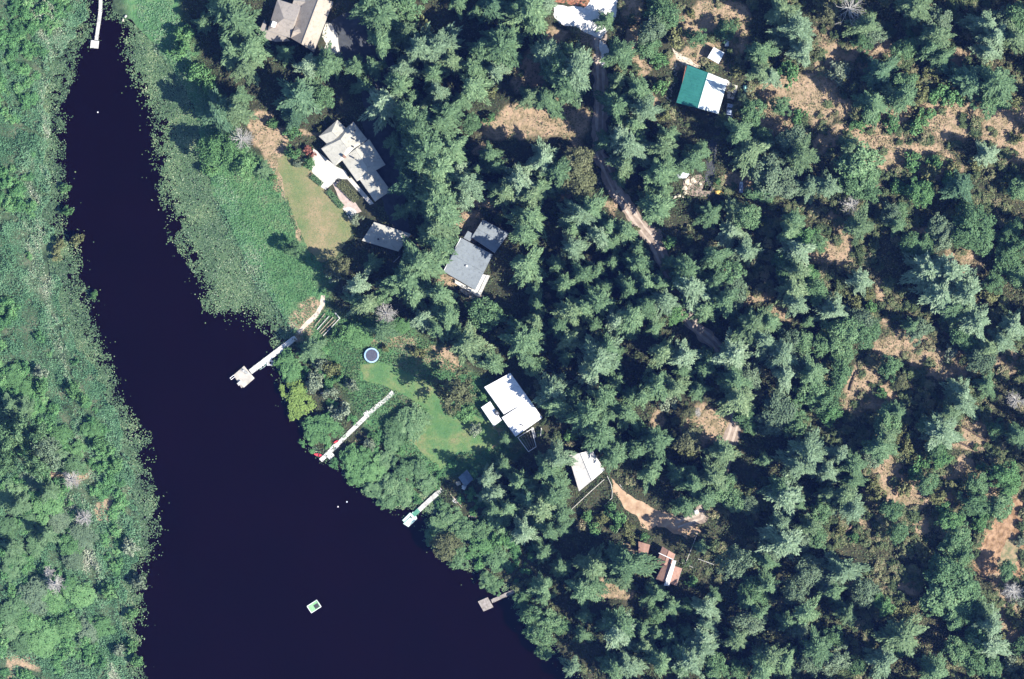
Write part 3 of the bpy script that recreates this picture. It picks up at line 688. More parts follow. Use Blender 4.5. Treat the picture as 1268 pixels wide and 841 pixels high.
# small sheds and shelters
O, s = (485, 570), 7.925
building('shed', 'small slate-blue shed in the shade near the landward end of the mint dock', 'shed', [
    ([(740, 88), (655, 165), (720, 262), (802, 182)], 2.3, .5, (.0, .0), 'roof_slate')], 'wall_grey', off=O, sc=s)
building('shed', 'tiny pale-blue shed roof among the trees right of the white gravel turnaround', 'shed', [
    ([(802, 92), (868, 104), (858, 138), (800, 128)], 2.2, .2, (.0, .0), 'tarp_white')], 'wall_grey', off=(600, 0), sc=3.9625)
building('shed', 'tiny shed with a pale roof in tree shade below the tan house', 'shed', [
    ([(392, 412), (376, 440), (392, 466), (412, 436)], 2.2, .3, (.0, .0), 'roof_blue')], 'wall_white', off=(300, 0), sc=3.9625)
O, s = (750, 190), 6.467
building('canopy', 'pale pointed canopy roof at the top of the cream stone pile', 'canopy', [
    ([(558, 124), (668, 168), (640, 200), (574, 204)], 2.4, .6, (.2, .0), 'tarp_white')], 'wall_white', off=O, sc=s, openings=False)

# ------------------------------------------------------------------ docks
def dock(label, line, width, plats=(), mat='plank', z=.55, group='docks on the inlet', strips=(), platmat=None):
    a = np.array(P(*line[0])); b_ = np.array(P(*line[-1])); root = thing('dock', label, 'dock', (*a, 0), group=group)
    W = width * S
    for i in range(len(line) - 1):
        p = np.array(P(*line[i])) - a; q = np.array(P(*line[i + 1])) - a; d = q - p; L = np.hypot(*d); u = d / L; n = np.array([-u[1], u[0]]); rz = math.atan2(u[1], u[0])
        mb = MB(); k = 0
        while k * .3 < L - .1:
            cxy = p + u * (k * .3 + .14); mb.box((*cxy, z + rnd.uniform(-.008, .008)), (.27, W * rnd.uniform(.97, 1.03), .05), rz); k += 1
        mb.build('walkway', M[mat], root)
        st = MB()
        for sgn in (-1, 1): st.box((*((p + q) / 2 + n * sgn * W * .42), z - .13), (L, .1, .18), rz)
        st.build('stringer', M['plank_brown'], root)
        for k in range(int(L // 3.5) + 1):
            for sgn in (-1, 1):
                pp = p + u * min(L - .1, k * 3.5 + .1) + n * sgn * (W * .5 + .06)
                MB().tube([(*pp, -1.6), (*pp, z + .35)], .085, 6).build('post', M['plank_brown'], root)
    for pl in plats:
        pts = [np.array(P(*q)) - a for q in pl]
        e1 = pts[1] - pts[0]; e2 = pts[3] - pts[0]; n1 = max(2, int(np.hypot(*e1) / .3)); mb = MB()
        rz = math.atan2(e2[1], e2[0])
        for k in range(n1):
            cxy = pts[0] + e1 * (k + .5) / n1 + e2 / 2; mb.box((*cxy, z + .01 + rnd.uniform(-.008, .008)), (np.hypot(*e2), np.hypot(*e1) / n1 * .93, .06), rz)
        pf = mb.build('platform', M[platmat or mat], root)
        MB().prism([tuple(q * .96 + sum(pts) / 4 * .04) for q in pts], z - .3, z - .05).build('float', M['plank_brown'], pf)
    for (p0, p1, wd, mm) in strips:
        p = np.array(P(*p0)) - a; q = np.array(P(*p1)) - a; d = q - p
        MB().box((*((p + q) / 2), z + .06), (np.hypot(*d), wd * S, .03), math.atan2(d[1], d[0])).build('mat', M[mm], root)
    return root

# dock with large square platform
O, s = (275, 370), 7.007
def px(O, s, *pts): return [(O[0] + x / s, O[1] + y / s) for x, y in pts]
dock('long pale dock with a large square end platform, reached by the sandy path', px(O, s, (640, 336), (248, 634)), 6.6,
     [px(O, s, (192, 582), (284, 690), (168, 780), (98, 664))], 'plank_white', platmat='plank_dock')
O2, s2 = (380, 420), 5.256
dock('long thin white dock with three small side steps, ending beside a red kayak', px(O2, s2, (562, 344), (520, 388), (452, 440), (92, 788)), 5.2,
     [px(O2, s2, (366, 484), (392, 462), (418, 492), (392, 514)), px(O2, s2, (150, 706), (188, 672), (212, 694), (172, 732)), px(O2, s2, (128, 764), (160, 734), (182, 756), (150, 786))], 'plank_white')
O3, s3 = (485, 570), 7.925
dock('short dock with a mint green forked end and a dark green mat', px(O3, s3, (492, 284), (250, 505)), 5.6,
     [px(O3, s3, (210, 500), (248, 560), (224, 584), (184, 540)), px(O3, s3, (182, 512), (104, 588), (122, 606), (200, 530)), px(O3, s3, (180, 560), (112, 622), (166, 660), (232, 590)), px(O3, s3, (240, 548), (190, 600), (200, 618), (250, 572))],
     'plank', strips=[(px(O3, s3, (268, 488))[0], px(O3, s3, (212, 540))[0], 5.4, 'green_mat')], platmat='mint')
O4, s4 = (370, 720), 4.529
dock('short grey-brown dock with a square end at the lower right bank', px(O4, s4, (1224, 46), (1080, 112)), 4.6,
     [px(O4, s4, (1004, 112), (1060, 88), (1092, 142), (1036, 168))], 'plank_brown')
O5, s5 = (100, 0), 10.51
dock('narrow dock with a small square end at the head of the inlet', px(O5, s5, (262, -40), (258, 150), (205, 524)), 4.4,
     [px(O5, s5, (136, 524), (242, 536), (232, 636), (124, 624))], 'plank')
# swim raft
x, y = P(389, 751)
rf = thing('swim_raft', 'pale green swim raft with white edges, afloat alone on open water', 'raft', (x, y, 0), R_(33))
MB().box((0, 0, .1), (3.3, 2.3, .35)).build('float', M['plank_white'], rf)
mb = MB()
for k in range(11): mb.box((-1.5 + k * .3, 0, .31), (.27, 2.1, .05))
mb.build('deck', nmat('pale_green_deck', (.20, .44, .19), (.28, .54, .26), 1), rf)
for sg in (-1, 1):
    MB().box((0, sg * 1.12, .34), (3.3, .14, .14)).build('edge', M['white'], rf); MB().box((sg * 1.62, 0, .34), (.14, 2.1, .14)).build('edge', M['white'], rf)
MB().box((.62, -.25, .36), (1.35, 1.2, .05)).build('mat', M['dark'], rf)
ld = MB()
for sg in (-1, 1): ld.tube([(1.75, sg * .25 + .4, -.5), (1.75, sg * .25 + .4, .9), (1.4, sg * .25 + .4, .9), (1.4, sg * .25 + .4, .4)], .03, 5)
ld.build('ladder', M['metal'], rf)

# ------------------------------------------------------------------ boats
def hull(L, B, D, n=11, k=8, pointed=(True, True)):
    """open boat shell: outer and inner skins"""
    vs = []; fs = []
    for inner in (0, 1):
        for i in range(n):
            t = i / (n - 1) * 2 - 1
            wd = B / 2 * max(.04, (1 - abs(t) ** 2.4)) if pointed[0 if t < 0 else 1] else B / 2 * (1 - .12 * t * t)
            wd -= .05 * inner; wd = max(wd, .01)
            for j in range(k + 1):
                a = math.pi * j / k
                vs.append((t * (L / 2 - .05 * inner), -math.cos(a) * wd, D * .5 - math.sin(a) ** .7 * (D - .06 * inner) + D * .5 + .12 * t * t))
    w = k + 1
    for i in range(n - 1):
        for j in range(k):
            q = (i * w + j, i * w + j + 1, (i + 1) * w + j + 1, (i + 1) * w + j)
            fs.append(q[::-1]); fs.append(tuple(v + n * w for v in q))
        for j in (0, k):
            q = (i * w + j, (i + 1) * w + j, (i + 1) * w + j + n * w, i * w + j + n * w); fs.append(q)
    for i in (0, n - 1):
        for j in range(k): fs.append((i * w + j, i * w + j + 1, i * w + j + 1 + n * w, i * w + j + n * w))
    return vs, fs

def rowboat(label, pxy, L, B, ang, mat, name='rowing_boat', cat='boat', z=0.0):
    r = thing(name, label, cat, (*P(*pxy), z), R_(ang))
    MB().add(*hull(L, B, .5, pointed=(False, True))).build('hull', M[mat], r, (0, 0, -.12))
    for xx in (-L * .25, L * .12): MB().box((xx, 0, .22), (.25, B * .84, .04)).build('seat', M['plank'], r)
    return r
rowboat('white square-ended boat tied to the right side of the long pale dock', (335.5, 449.5), 2.3, 1.5, 3, 'white')
rowboat('pale mint rowing boat tucked along the long pale dock beside the white boat', (325.5, 453.5), 2.5, 1.0, 33, 'mint')
kx = thing('kayak', 'bright red kayak afloat beside the end of the thin white dock', 'kayak', (*P(394.5, 563.5), 0), R_(-12))
v_, f_ = hull(2.7, .75, .34, n=15); MB().add(v_, f_).build('hull', M['red'], kx, (0, 0, -.1))
mb = MB(); mb.add([(-1.2 + 2.4 * i / 12, sg * .34 * max(.05, 1 - abs(-1 + 2 * i / 12) ** 2.4), .26 + .04 * (1 - (abs(-1 + 2 * i / 12))) + .10 * abs(-1 + 2 * i / 12) ** 2) for i in range(13) for sg in (-1, 1)],
      [(2 * i, 2 * i + 2, 2 * i + 3, 2 * i + 1) for i in range(12) if i not in (5, 6)]); mb.build('deck', M['red'], kx)
MB().box((0, 0, .16), (.4, .4, .05)).build('seat', M['dark'], kx)
rb = thing('kayak', 'dull red kayak lying on the shore against the side step of the white dock', 'kayak', (*P(416.5, 547), .5), R_(25))
MB().add(*hull(1.7, .5, .28, n=11)).build('hull', M['red'], rb)
rowboat('small white dinghy drawn up on the bank right of the mint dock', (563.8, 620.5), 1.5, .9, -35, 'white', 'dinghy', 'boat', LAND)
for i, (bx, by) in enumerate(((121, 139), (418.5, 627.5), (429.5, 621.5))):
    bu = thing('buoy', ('small white buoy alone on the narrow upper inlet', 'lower left of two white buoys off the mint dock', 'upper right of two white buoys off the mint dock')[i], 'buoy', (*P(bx, by), 0), group='white buoys on the water')
    bm = bmesh.new(); bmesh.ops.create_icosphere(bm, subdivisions=2, radius=.22); me = bpy.data.meshes.new('float'); bm.to_mesh(me); bm.free(); me.materials.append(M['white']); obj('float', me, bu, (0, 0, .08))
    MB().tube([(0, 0, .2), (0, 0, .45)], .05, 6).build('ring_eye', M['red'], bu)
# furniture on the square platform
ldr = thing('ladder', 'white swim ladder on the outer edge of the square dock platform', 'ladder', (*P(288, 467.5), .55), R_(38))
for sg in (-1, 1): MB().tube([(-.6, sg * .28, -.9), (-.6, sg * .28, .8), (.7, sg * .28, .8), (.7, sg * .28, .02)], .08, 6).build('rail', M['white'], ldr)
for k in range(4): MB().tube([(-.6, -.28, -.6 + k * .3), (-.6, .28, -.6 + k * .3)], .04, 5).build('rung', M['white'], ldr)
def chair(label, pxy, ang, mat='plank', z=.6, group=None):
    r = thing('deck_chair', label, 'chair', (*P(*pxy), z), R_(ang), group)
    MB().box((0, 0, .38), (.55, .6, .05)).build('seat', M[mat], r); MB().box((-.33, 0, .7), (.07, .6, .7)).build('backrest', M[mat], r)
    for a_ in (-1, 1):
        MB().box((0, a_ * .34, .58), (.7, .1, .04)).build('armrest', M[mat], r)
        for b_ in (-1, 1): MB().box((a_ * .24, b_ * .28, .18), (.06, .06, .37)).build('leg', M[mat], r)
    return r
chair('pale deck chair on the square platform, nearer the walkway', (305.6, 461.8), 215, 'plank_white', group='chairs on the dock platform')
chair('pale deck chair on the square platform, further from the walkway', (302.3, 459.6), 225, 'plank_white', group='chairs on the dock platform')
bx_ = thing('storage_box', 'grey storage box on the lower corner of the square dock platform', 'box', (*P(297.2, 474.5), .6), R_(38))
MB().box((0, 0, .28), (1.3, .8, .56)).build('body', M['metal'], bx_); MB().box((0, 0, .6), (1.36, .86, .07)).build('lid', M['plank'], bx_)

# ------------------------------------------------------------------ trampoline
tr = thing('trampoline', 'round trampoline with a dark mat and pale blue rim on the lawn', 'trampoline', (*P(460.3, 440), LAND))
mb = MB(); mb.tube([(0, 0, .86), (0, 0, .875)], 1.68, 40); mb.build('mat', M['tramp'], tr)
def ring(r0, r1, z0, z1, n=40):
    vs = [(r * math.cos(6.2832 * i / n), r * math.sin(6.2832 * i / n), z) for (r, z) in ((r0, z0), (r1, z0), (r1, z1), (r0, z1)) for i in range(n)]
    return vs, [(a * n + i, a * n + (i + 1) % n, ((a + 1) % 4) * n + (i + 1) % n, ((a + 1) % 4) * n + i) for a in range(4) for i in range(n)]
M['rim'] = nmat('pale_blue_pad', (.26, .42, .66), (.38, .54, .76), 1, .5)
MB().add(*ring(1.68, 2.05, .88, .95)).build('rim_pad', M['rim'], tr); MB().add(*ring(2.03, 2.1, .82, .9)).build('frame', M['metal'], tr)
for k in range(6):
    a_ = 6.2832 * k / 6; MB().tube([(2.06 * math.cos(a_), 2.06 * math.sin(a_), .88), (2.06 * math.cos(a_), 2.06 * math.sin(a_), 0)], .04, 6).build('leg', M['metal'], tr)

# raised beds by the path
O, s = (275, 370), 7.007
gb = thing('garden_frame', 'open wooden garden frame of parallel rails beside the sandy path', 'garden frame', (*P(275 + 915 / s, 370 + 220 / s), LAND))
c = P(275 + 915 / s, 370 + 220 / s)
for k, (a_, b_) in enumerate((((806, 240), (892, 130)), ((826, 268), (930, 150)), ((846, 288), (965, 160)), ((858, 306), (985, 182)), ((878, 322), (1022, 170)))):
    q0 = LP(c, O, s, *a_); q1 = LP(c, O, s, *b_); d = np.array(q1) - q0
    MB().box(((q0[0] + q1[0]) / 2, (q0[1] + q1[1]) / 2, .35), (np.hypot(*d), .2, .3), math.atan2(d[1], d[0])).build('rail', M['plank' if k in (1, 4) else 'log'], gb)
q0 = LP(c, O, s, 980, 120); q1 = LP(c, O, s, 1024, 172); d = np.array(q1) - q0
MB().box(((q0[0] + q1[0]) / 2, (q0[1] + q1[1]) / 2, .35), (np.hypot(*d), .3, .5), math.atan2(d[1], d[0])).build('end_board', M['plank_white'], gb)

# ------------------------------------------------------------------ vehicles
def car(label, pxy, ang, L=4.2, W=1.8, mat='car', z=LAND + .02):
    r = thing('parked_car', label, 'car', (*P(*pxy), z), R_(ang))
    prof = [(-.5, .35), (-.5, .75), (-.47, .88), (-.2, .95), (.28, .95), (.47, .82), (.5, .65), (.5, .35)]
    mb = MB(); n = len(prof); vs = []
    for yy in (-.5, -.46, .46, .5):
        k = .97 if abs(yy) > .48 else 1
        vs += [(x * L, yy * W, (zz if k == 1 else zz * .96)) for x, zz in prof]
    fs = [tuple(range(n)), tuple(range(3 * n, 4 * n))[::-1]] + [(j * n + i, (j + 1) * n + i, (j + 1) * n + (i + 1) % n, j * n + (i + 1) % n) for j in range(3) for i in range(n)]
    mb.add(vs, fs); mb.build('body', M[mat], r)
    cab = MB(); b0 = [(-.42, .44), (.26, .44)]; 
    cv = [(-.40 * L, -.44 * W, .93), (.24 * L, -.44 * W, .93), (.24 * L, .44 * W, .93), (-.40 * L, .44 * W, .93), (-.30 * L, -.36 * W, 1.42), (.06 * L, -.36 * W, 1.42), (.06 * L, .36 * W, 1.42), (-.30 * L, .36 * W, 1.42)]
    cab.add(cv, [(0, 1, 5, 4), (1, 2, 6, 5), (2, 3, 7, 6), (3, 0, 4, 7)]); cab.build('window', M['glass'], r)
    MB().box((-.12 * L, 0, 1.43), (.37 * L, .73 * W, .05)).build('roof', M[mat], r)
    for sx in (-.31, .31):
        for sy in (-1, 1):
            wv = MB().tube([(sx * L, sy * W * .40, .33), (sx * L, sy * W * .51, .33)], .33, 16).build('wheel', M['rubber'], r)
            MB().tube([(sx * L, sy * W * .505, .33), (sx * L, sy * W * .52, .33)], .2, 12).build('rim', M['metal'], wv)
    for sy in (-1, 1):
        MB().box((.495 * L, sy * W * .36, .66), (.06, .32, .14)).build('headlight', M['white'], r); MB().box((-.495 * L, sy * W * .38, .7), (.06, .26, .14)).build('tail_light', M['red'], r)
    return r
car('silver-blue car parked at the lower right corner of the teal-roofed house', (903.2, 137.5), 82, 3.9, 1.75)
WHITE_TARP = [(858.5, 631.5), (863.5, 630.5), (865, 635), (860, 637)]
tl = thing('utility_trailer', 'narrow pale blue trailer in deep shade right of the yellow tarp', 'trailer', (*P(917.5, 233), LAND), R_(88))
MB().box((0, 0, .6), (2.6, 1.0, .12)).build('bed', M['car'], tl)
for sy in (-1, 1):
    MB().box((0, sy * .5, .8), (2.6, .06, .4)).build('side_panel', M['car'], tl)
    wv = MB().tube([(-.2, sy * .56, .3), (-.2, sy * .7, .3)], .3, 14).build('wheel', M['rubber'], tl); MB().tube([(-.2, sy * .69, .3), (-.2, sy * .715, .3)], .17, 10).build('rim', M['metal'], wv)
MB().tube([(1.3, 0, .55), (2.2, 0, .5)], .06, 6).build('tow_bar', M['metal'], tl)
MB().box((1.35, 0, .95), (.7, .8, .6)).build('front_box', M['white'], tl)

# ------------------------------------------------------------------ lumps, tarps, stones, logs, fences
def tarp(name, label, cat, pts_px, h, mat, seed=0):
    pts = [P(*p) for p in pts_px]; cx = sum(p[0] for p in pts) / len(pts); cy = sum(p[1] for p in pts) / len(pts)
    g = random.Random(seed); mb = MB(); n = 20; rings = []
    ang = [math.atan2(p[1] - cy, p[0] - cx) for p in pts]
    def edge(a):
        best = 0
        for i in range(len(pts)):
            x1, y1 = pts[i][0] - cx, pts[i][1] - cy; x2, y2 = pts[(i + 1) % len(pts)][0] - cx, pts[(i + 1) % len(pts)][1] - cy
            dx, dy = math.cos(a), math.sin(a); den = dx * (y2 - y1) - dy * (x2 - x1)
            if abs(den) < 1e-9: continue
            t_ = (x1 * (y2 - y1) - y1 * (x2 - x1)) / den; u_ = (x1 * dy - y1 * dx) / den
            if t_ > 0 and -.001 <= u_ <= 1.001: best = max(best, t_)
        return best
    vs = []
    for (f_, z) in ((1, 0), (.93, .55), (.72, .85), (.38, 1.0)):
        for i in range(n):
            a = 6.2832 * i / n; e = edge(a) * f_ * (1 + g.uniform(-.05, .05)); vs.append((e * math.cos(a), e * math.sin(a), h * z * (1 + g.uniform(-.22, .22) * (f_ < .99)) - (.1 if f_ == 1 else 0)))
    vs.append((0, 0, h * 1.03))
    fs = [(j * n + i, j * n + (i + 1) % n, (j + 1) * n + (i + 1) % n, (j + 1) * n + i) for j in range(3) for i in range(n)] + [(3 * n + i, 3 * n + (i + 1) % n, 4 * n) for i in range(n)]
    o = MB().add(vs, fs).build(name, M[mat], None, (cx, cy, LAND)); return tag(o, label, cat)
O, s = (750, 190), 6.467
tarp('tarp', 'bright yellow tarp over a low heap beside a green shrub', 'tarp', px(O, s, (868, 292), (962, 296), (966, 324), (930, 340), (876, 328)), .9, 'yellow', 1)
O, s = (810, 40), 7.646
tarp('tarp', 'teal tarp over a heap right of the teal-roofed house', 'tarp', px(O, s, (838, 500), (930, 505), (945, 575), (905, 590), (850, 570)), 1.2, 'tarp_teal', 2)
tarp('tarp', 'pale tarp on a small heap at the upper right of the mint-roofed shed', 'tarp', px(O, s, (668, 70), (708, 75), (708, 135), (665, 138)), .8, 'tarp_white', 3)
O, s = (485, 570), 7.925
tarp('tarp', 'crumpled white tarp against the slate-blue shed', 'tarp', px(O, s, (690, 240), (740, 250), (715, 296), (684, 276)), .7, 'white', 4)
tarp('tarp', 'cream tarp over a heap left of the slate-blue shed', 'tarp', px(O, s, (622, 210), (672, 204), (684, 240), (640, 252)), .7, 'stone', 5)
tarp('tarp', 'small white tarp over a heap in shade above the tan dirt drive', 'tarp', WHITE_TARP, .6, 'white', 6)
def boulder(label, pxy, r, mat='stone', group=None, seed=0, name='boulder'):
    g = random.Random(seed); bm = bmesh.new(); bmesh.ops.create_icosphere(bm, subdivisions=2, radius=r)
    sx, sy, sz = g.uniform(.8, 1.3), g.uniform(.7, 1.1), g.uniform(.5, .8)
    for v in bm.verts: k = 1 + g.uniform(-.14, .14); v.co = Vector((v.co.x * sx * k, v.co.y * sy * k, v.co.z * sz * k))
    me = bpy.data.meshes.new(name); bm.to_mesh(me); bm.free(); me.materials.append(M[mat])
    o = obj(name, me, None, (*P(*pxy), LAND + r * .25)); o.rotation_euler = (0, 0, g.uniform(0, 6)); return tag(o, label, 'stone', group)
g = random.Random(5); O, s = (750, 190), 6.467
for i in range(16):
    t_ = i / 15; bx = 690 - 110 * t_ + g.uniform(-28, 28); by = 205 + 150 * t_ + g.uniform(-14, 14)
    boulder('cream stone in the loose pile below the pale pointed canopy', (O[0] + bx / s, O[1] + by / s), g.uniform(.35, .7), 'stone', 'cream stones in the pile below the canopy', i)
boulder('white stone on the lawn below the round green shrub left of the terrace', (366.5, 203), .5, 'log_pale', None, 45)
boulder('lone cream stone between the stone pile and the yellow tarp', (866.8, 227.8), .5, 'stone', None, 40)
boulder('larger white stone on the mud at the head of the inlet', (155.8, 20.5), .42, 'log_pale', None, 41)
boulder('smaller cream stone on the mud at the head of the inlet', (152.5, 25), .38, 'stone', None, 42)
boulder('white stone in the shade left of the dirt road, above its sunlit stretch', (742.5, 227), .45, 'log_pale', None, 43)
boulder('pale stone on the shaded dirt road, above its sunlit stretch', (764.5, 237.5), .6, 'stone', None, 44)

def log(label, a, b_, r, mat='log', z=None, name='log', cat='log', group=None, stubs=2):
    p = np.array(P(*a)); q = np.array(P(*b_)); L = np.hypot(*(q - p)); root = thing(name, label, cat, (*((p + q) / 2), LAND), math.atan2(*(q - p)[::-1]), group)
    g = random.Random(int(a[0] * 7 + b_[1])); zz = z if z is not None else r
    MB().tube([(-L / 2, 0, zz), (-L / 6, g.uniform(-.1, .1), zz * 1.05), (L / 6, g.uniform(-.1, .1), zz), (L / 2, 0, zz * .8)], [r, r * .92, r * .8, r * .55], 8).build('trunk', M[mat], root)
    for k in range(stubs):
        x = g.uniform(-.3, .4) * L; sg = g.choice((-1, 1)); MB().tube([(x, 0, zz), (x + .35, sg * (r + .5), zz + .25)], [r * .4, r * .15], 5).build('branch_stub', M[mat], root)
    return root
O, s = (690, 550), 7.01
def fence(label, pts_px, mat='log_pale', h=1.1, rails=2, spacing=2.2):
    pts = [np.array(P(*p)) for p in pts_px]; a = pts[0]; root = thing('fence', label, 'fence', (*a, LAND))
    for i in range(len(pts) - 1):
        p, q = pts[i] - a, pts[i + 1] - a; d = q - p; L = np.hypot(*d); n = max(1, int(L / spacing)); rz = math.atan2(d[1], d[0])
        for k in range(rails): MB().box((*((p + q) / 2), h * (k + 1) / rails - .1), (L, .12, .14), rz).build('rail', M[mat], root)
        for k in range(n + (i == len(pts) - 2)): MB().box((*(p + d * k / n), h / 2), (.16, .16, h + .1), rz).build('post', M[mat], root)
    return root
fence('long straight pale rail fence running lower left from the cream gabled house', px(O, s, (405, 308), (290, 410), (110, 578)))
fence('thin grey fence down the upper left end of the tan dirt drive', px(O, s, (434, 278), (468, 350), (478, 410), (474, 468), (420, 520)), 'plank', .9)
fence('short pale fence crossing the yellow-green shrubs below the tan dirt drive', px(O, s, (612, 640), (560, 700), (514, 764)), 'plank', .9)
log('short grey pole along the upper edge of the tan dirt drive', px(O, s, (540, 348))[0], px(O, s, (572, 390))[0], .12, 'dead', stubs=0)
O, s = (770, 630), 7.646
fence('long pale rail fence standing in shade above right of the red-brown house', px(O, s, (714, 228), (676, 330), (604, 510)), 'log_pale', 1.0, 1)
fence('short pale rail fence joining the foot of the long shaded rail fence', px(O, s, (572, 512), (670, 552)), 'log_pale', .9, 1)
fence('detached pale rail fence in the dark shade right of the red-brown house', px(O, s, (722, 474), (868, 526)), 'plank', .9, 1)
O, s = (380, 200), 6.467
log('pale straight log lying past the right end of the beige garage', px(O, s, (848, 642))[0], px(O, s, (770, 728))[0], .22, 'log_pale', stubs=0)
log('thin grey log in the shade below the beige garage', px(O, s, (742, 760))[0], px(O, s, (694, 808))[0], .12, 'log_pale', stubs=0)
O, s = (300, 400), 3.9625
log('grey log on the dry ground left of the white dock', (397, 486.5), (415, 489.5), .3, 'dead')
O, s = (485, 570), 7.925
log('tan driftwood log on the bank right of the mint dock', px(O, s, (755, 545))[0], px(O, s, (838, 568))[0], .28, 'log')
log('thin pale log at the landward end of the mint dock', px(O, s, (575, 330))[0], px(O, s, (690, 462))[0], .16, 'log')
for i, (a_, b_, lb, mt, r) in enumerate((
    ((1066, 68), (1092, 80), 'pale fallen trunk across the brown clearing at the upper right', 'log_pale', .28),
    ((1086, 78), (1107, 97), 'dark fallen trunk just below the pale fallen trunk', 'log', .3),
    ((1191, 527), (1222, 546), 'long dark log laid as a trunk shadow across the upper part of a tan clearing', 'bark', .34),  # this and the next: dark log shapes standing in for trunk shadows
    ((1186, 547), (1211, 560), 'shorter dark log laid as a trunk shadow across the lower part of a tan clearing', 'bark', .3),
    ((1040, 665), (1058, 648), 'short red-brown log at the tip of a small clearing', 'wall_brown', .34),
    ((1052, 484), (1059, 461), 'dark log along the left edge of a tan clearing', 'bark', .3),
    ((1158, 402), (1176, 418), 'dark trunk leaning out of a stand of pale conifers', 'bark', .3),
    ((1196, 60), (1214, 44), 'grey fallen branch among pale conifers near the top right', 'dead', .14),
    ((493, 10), (500, 20), 'pale log by the yellow-green shrubs right of the tan house', 'log_pale', .2),
    ((1212, 713), (1234, 722), 'dark log at the foot of the bare tan bank', 'bark', .28))):
    log(lb, a_, b_, r, mt)
O, s = (810, 40), 7.646
g = random.Random(9)
pile = []
for i in range(22):
    t_ = i / 21; bx = 215 - 80 * t_ + g.uniform(-26, 22); by = 300 + 345 * t_ + g.uniform(-10, 10)
    p = (O[0] + bx / s, O[1] + by / s); a_ = g.uniform(0, 3.14); l_ = g.uniform(2.0, 3.6)
    log('cut log in the loose row of firewood left of the teal-roofed house', (p[0] - math.cos(a_) * l_ / 2, p[1] - math.sin(a_) * l_ / 2), (p[0] + math.cos(a_) * l_ / 2, p[1] + math.sin(a_) * l_ / 2), g.uniform(.14, .24), g.choice(('log_pale', 'log', 'dead')), name='cut_log', group='firewood logs beside the teal-roofed house', stubs=0)

# ------------------------------------------------------------------ hedges and garden plants near the pale house
def hedge(label, a, b_, wd, h, mat, seed):
    p = np.array(P(*a)); q = np.array(P(*b_)); L = np.hypot(*(q - p)); g = np.random.default_rng(seed)
    n = int(L * wd * 90); c = np.stack([g.uniform(-L / 2, L / 2, n), g.uniform(-wd / 2, wd / 2, n), h * (1 - g.random(n) ** 2 * .8) + g.normal(0, .06, n)], 1)
    lv = leaf_quads(c, g.normal(0, 1, (n, 3)), np.full(n, .3), np.full(n, .24), g.normal(0, .5, n), g.random(n))
    r = thing('hedge', label, 'hedge', (*((p + q) / 2), LAND), math.atan2(*(q - p)[::-1]), 'clipped hedges by the white terrace')
    obj('foliage', mesh_np('hedge_foliage', lv[0], 4, lv[1], M[mat], lv[2]), r)
    st = MB()
    for k in range(max(2, int(L / .8))): st.tube([(-L / 2 + .4 + k * .8, 0, -.1), (-L / 2 + .4 + k * .8, 0, h * .8)], .05, 5)
    st.build('stem', M['bark'], r)
hedge('short clipped green hedge between lawn and white terrace', (386, 218), (399, 229), 1.5, 1.0, 'leaf', 1)
hedge('clipped green hedge between lawn and pink paved walk', (406, 236), (424, 257), 1.6, 1.0, 'leaf', 2)
hedge('wide olive hedge between the pink paved walk and the pale house', (420, 226), (442, 248), 2.4, 1.2, 'leaf_olive', 3)

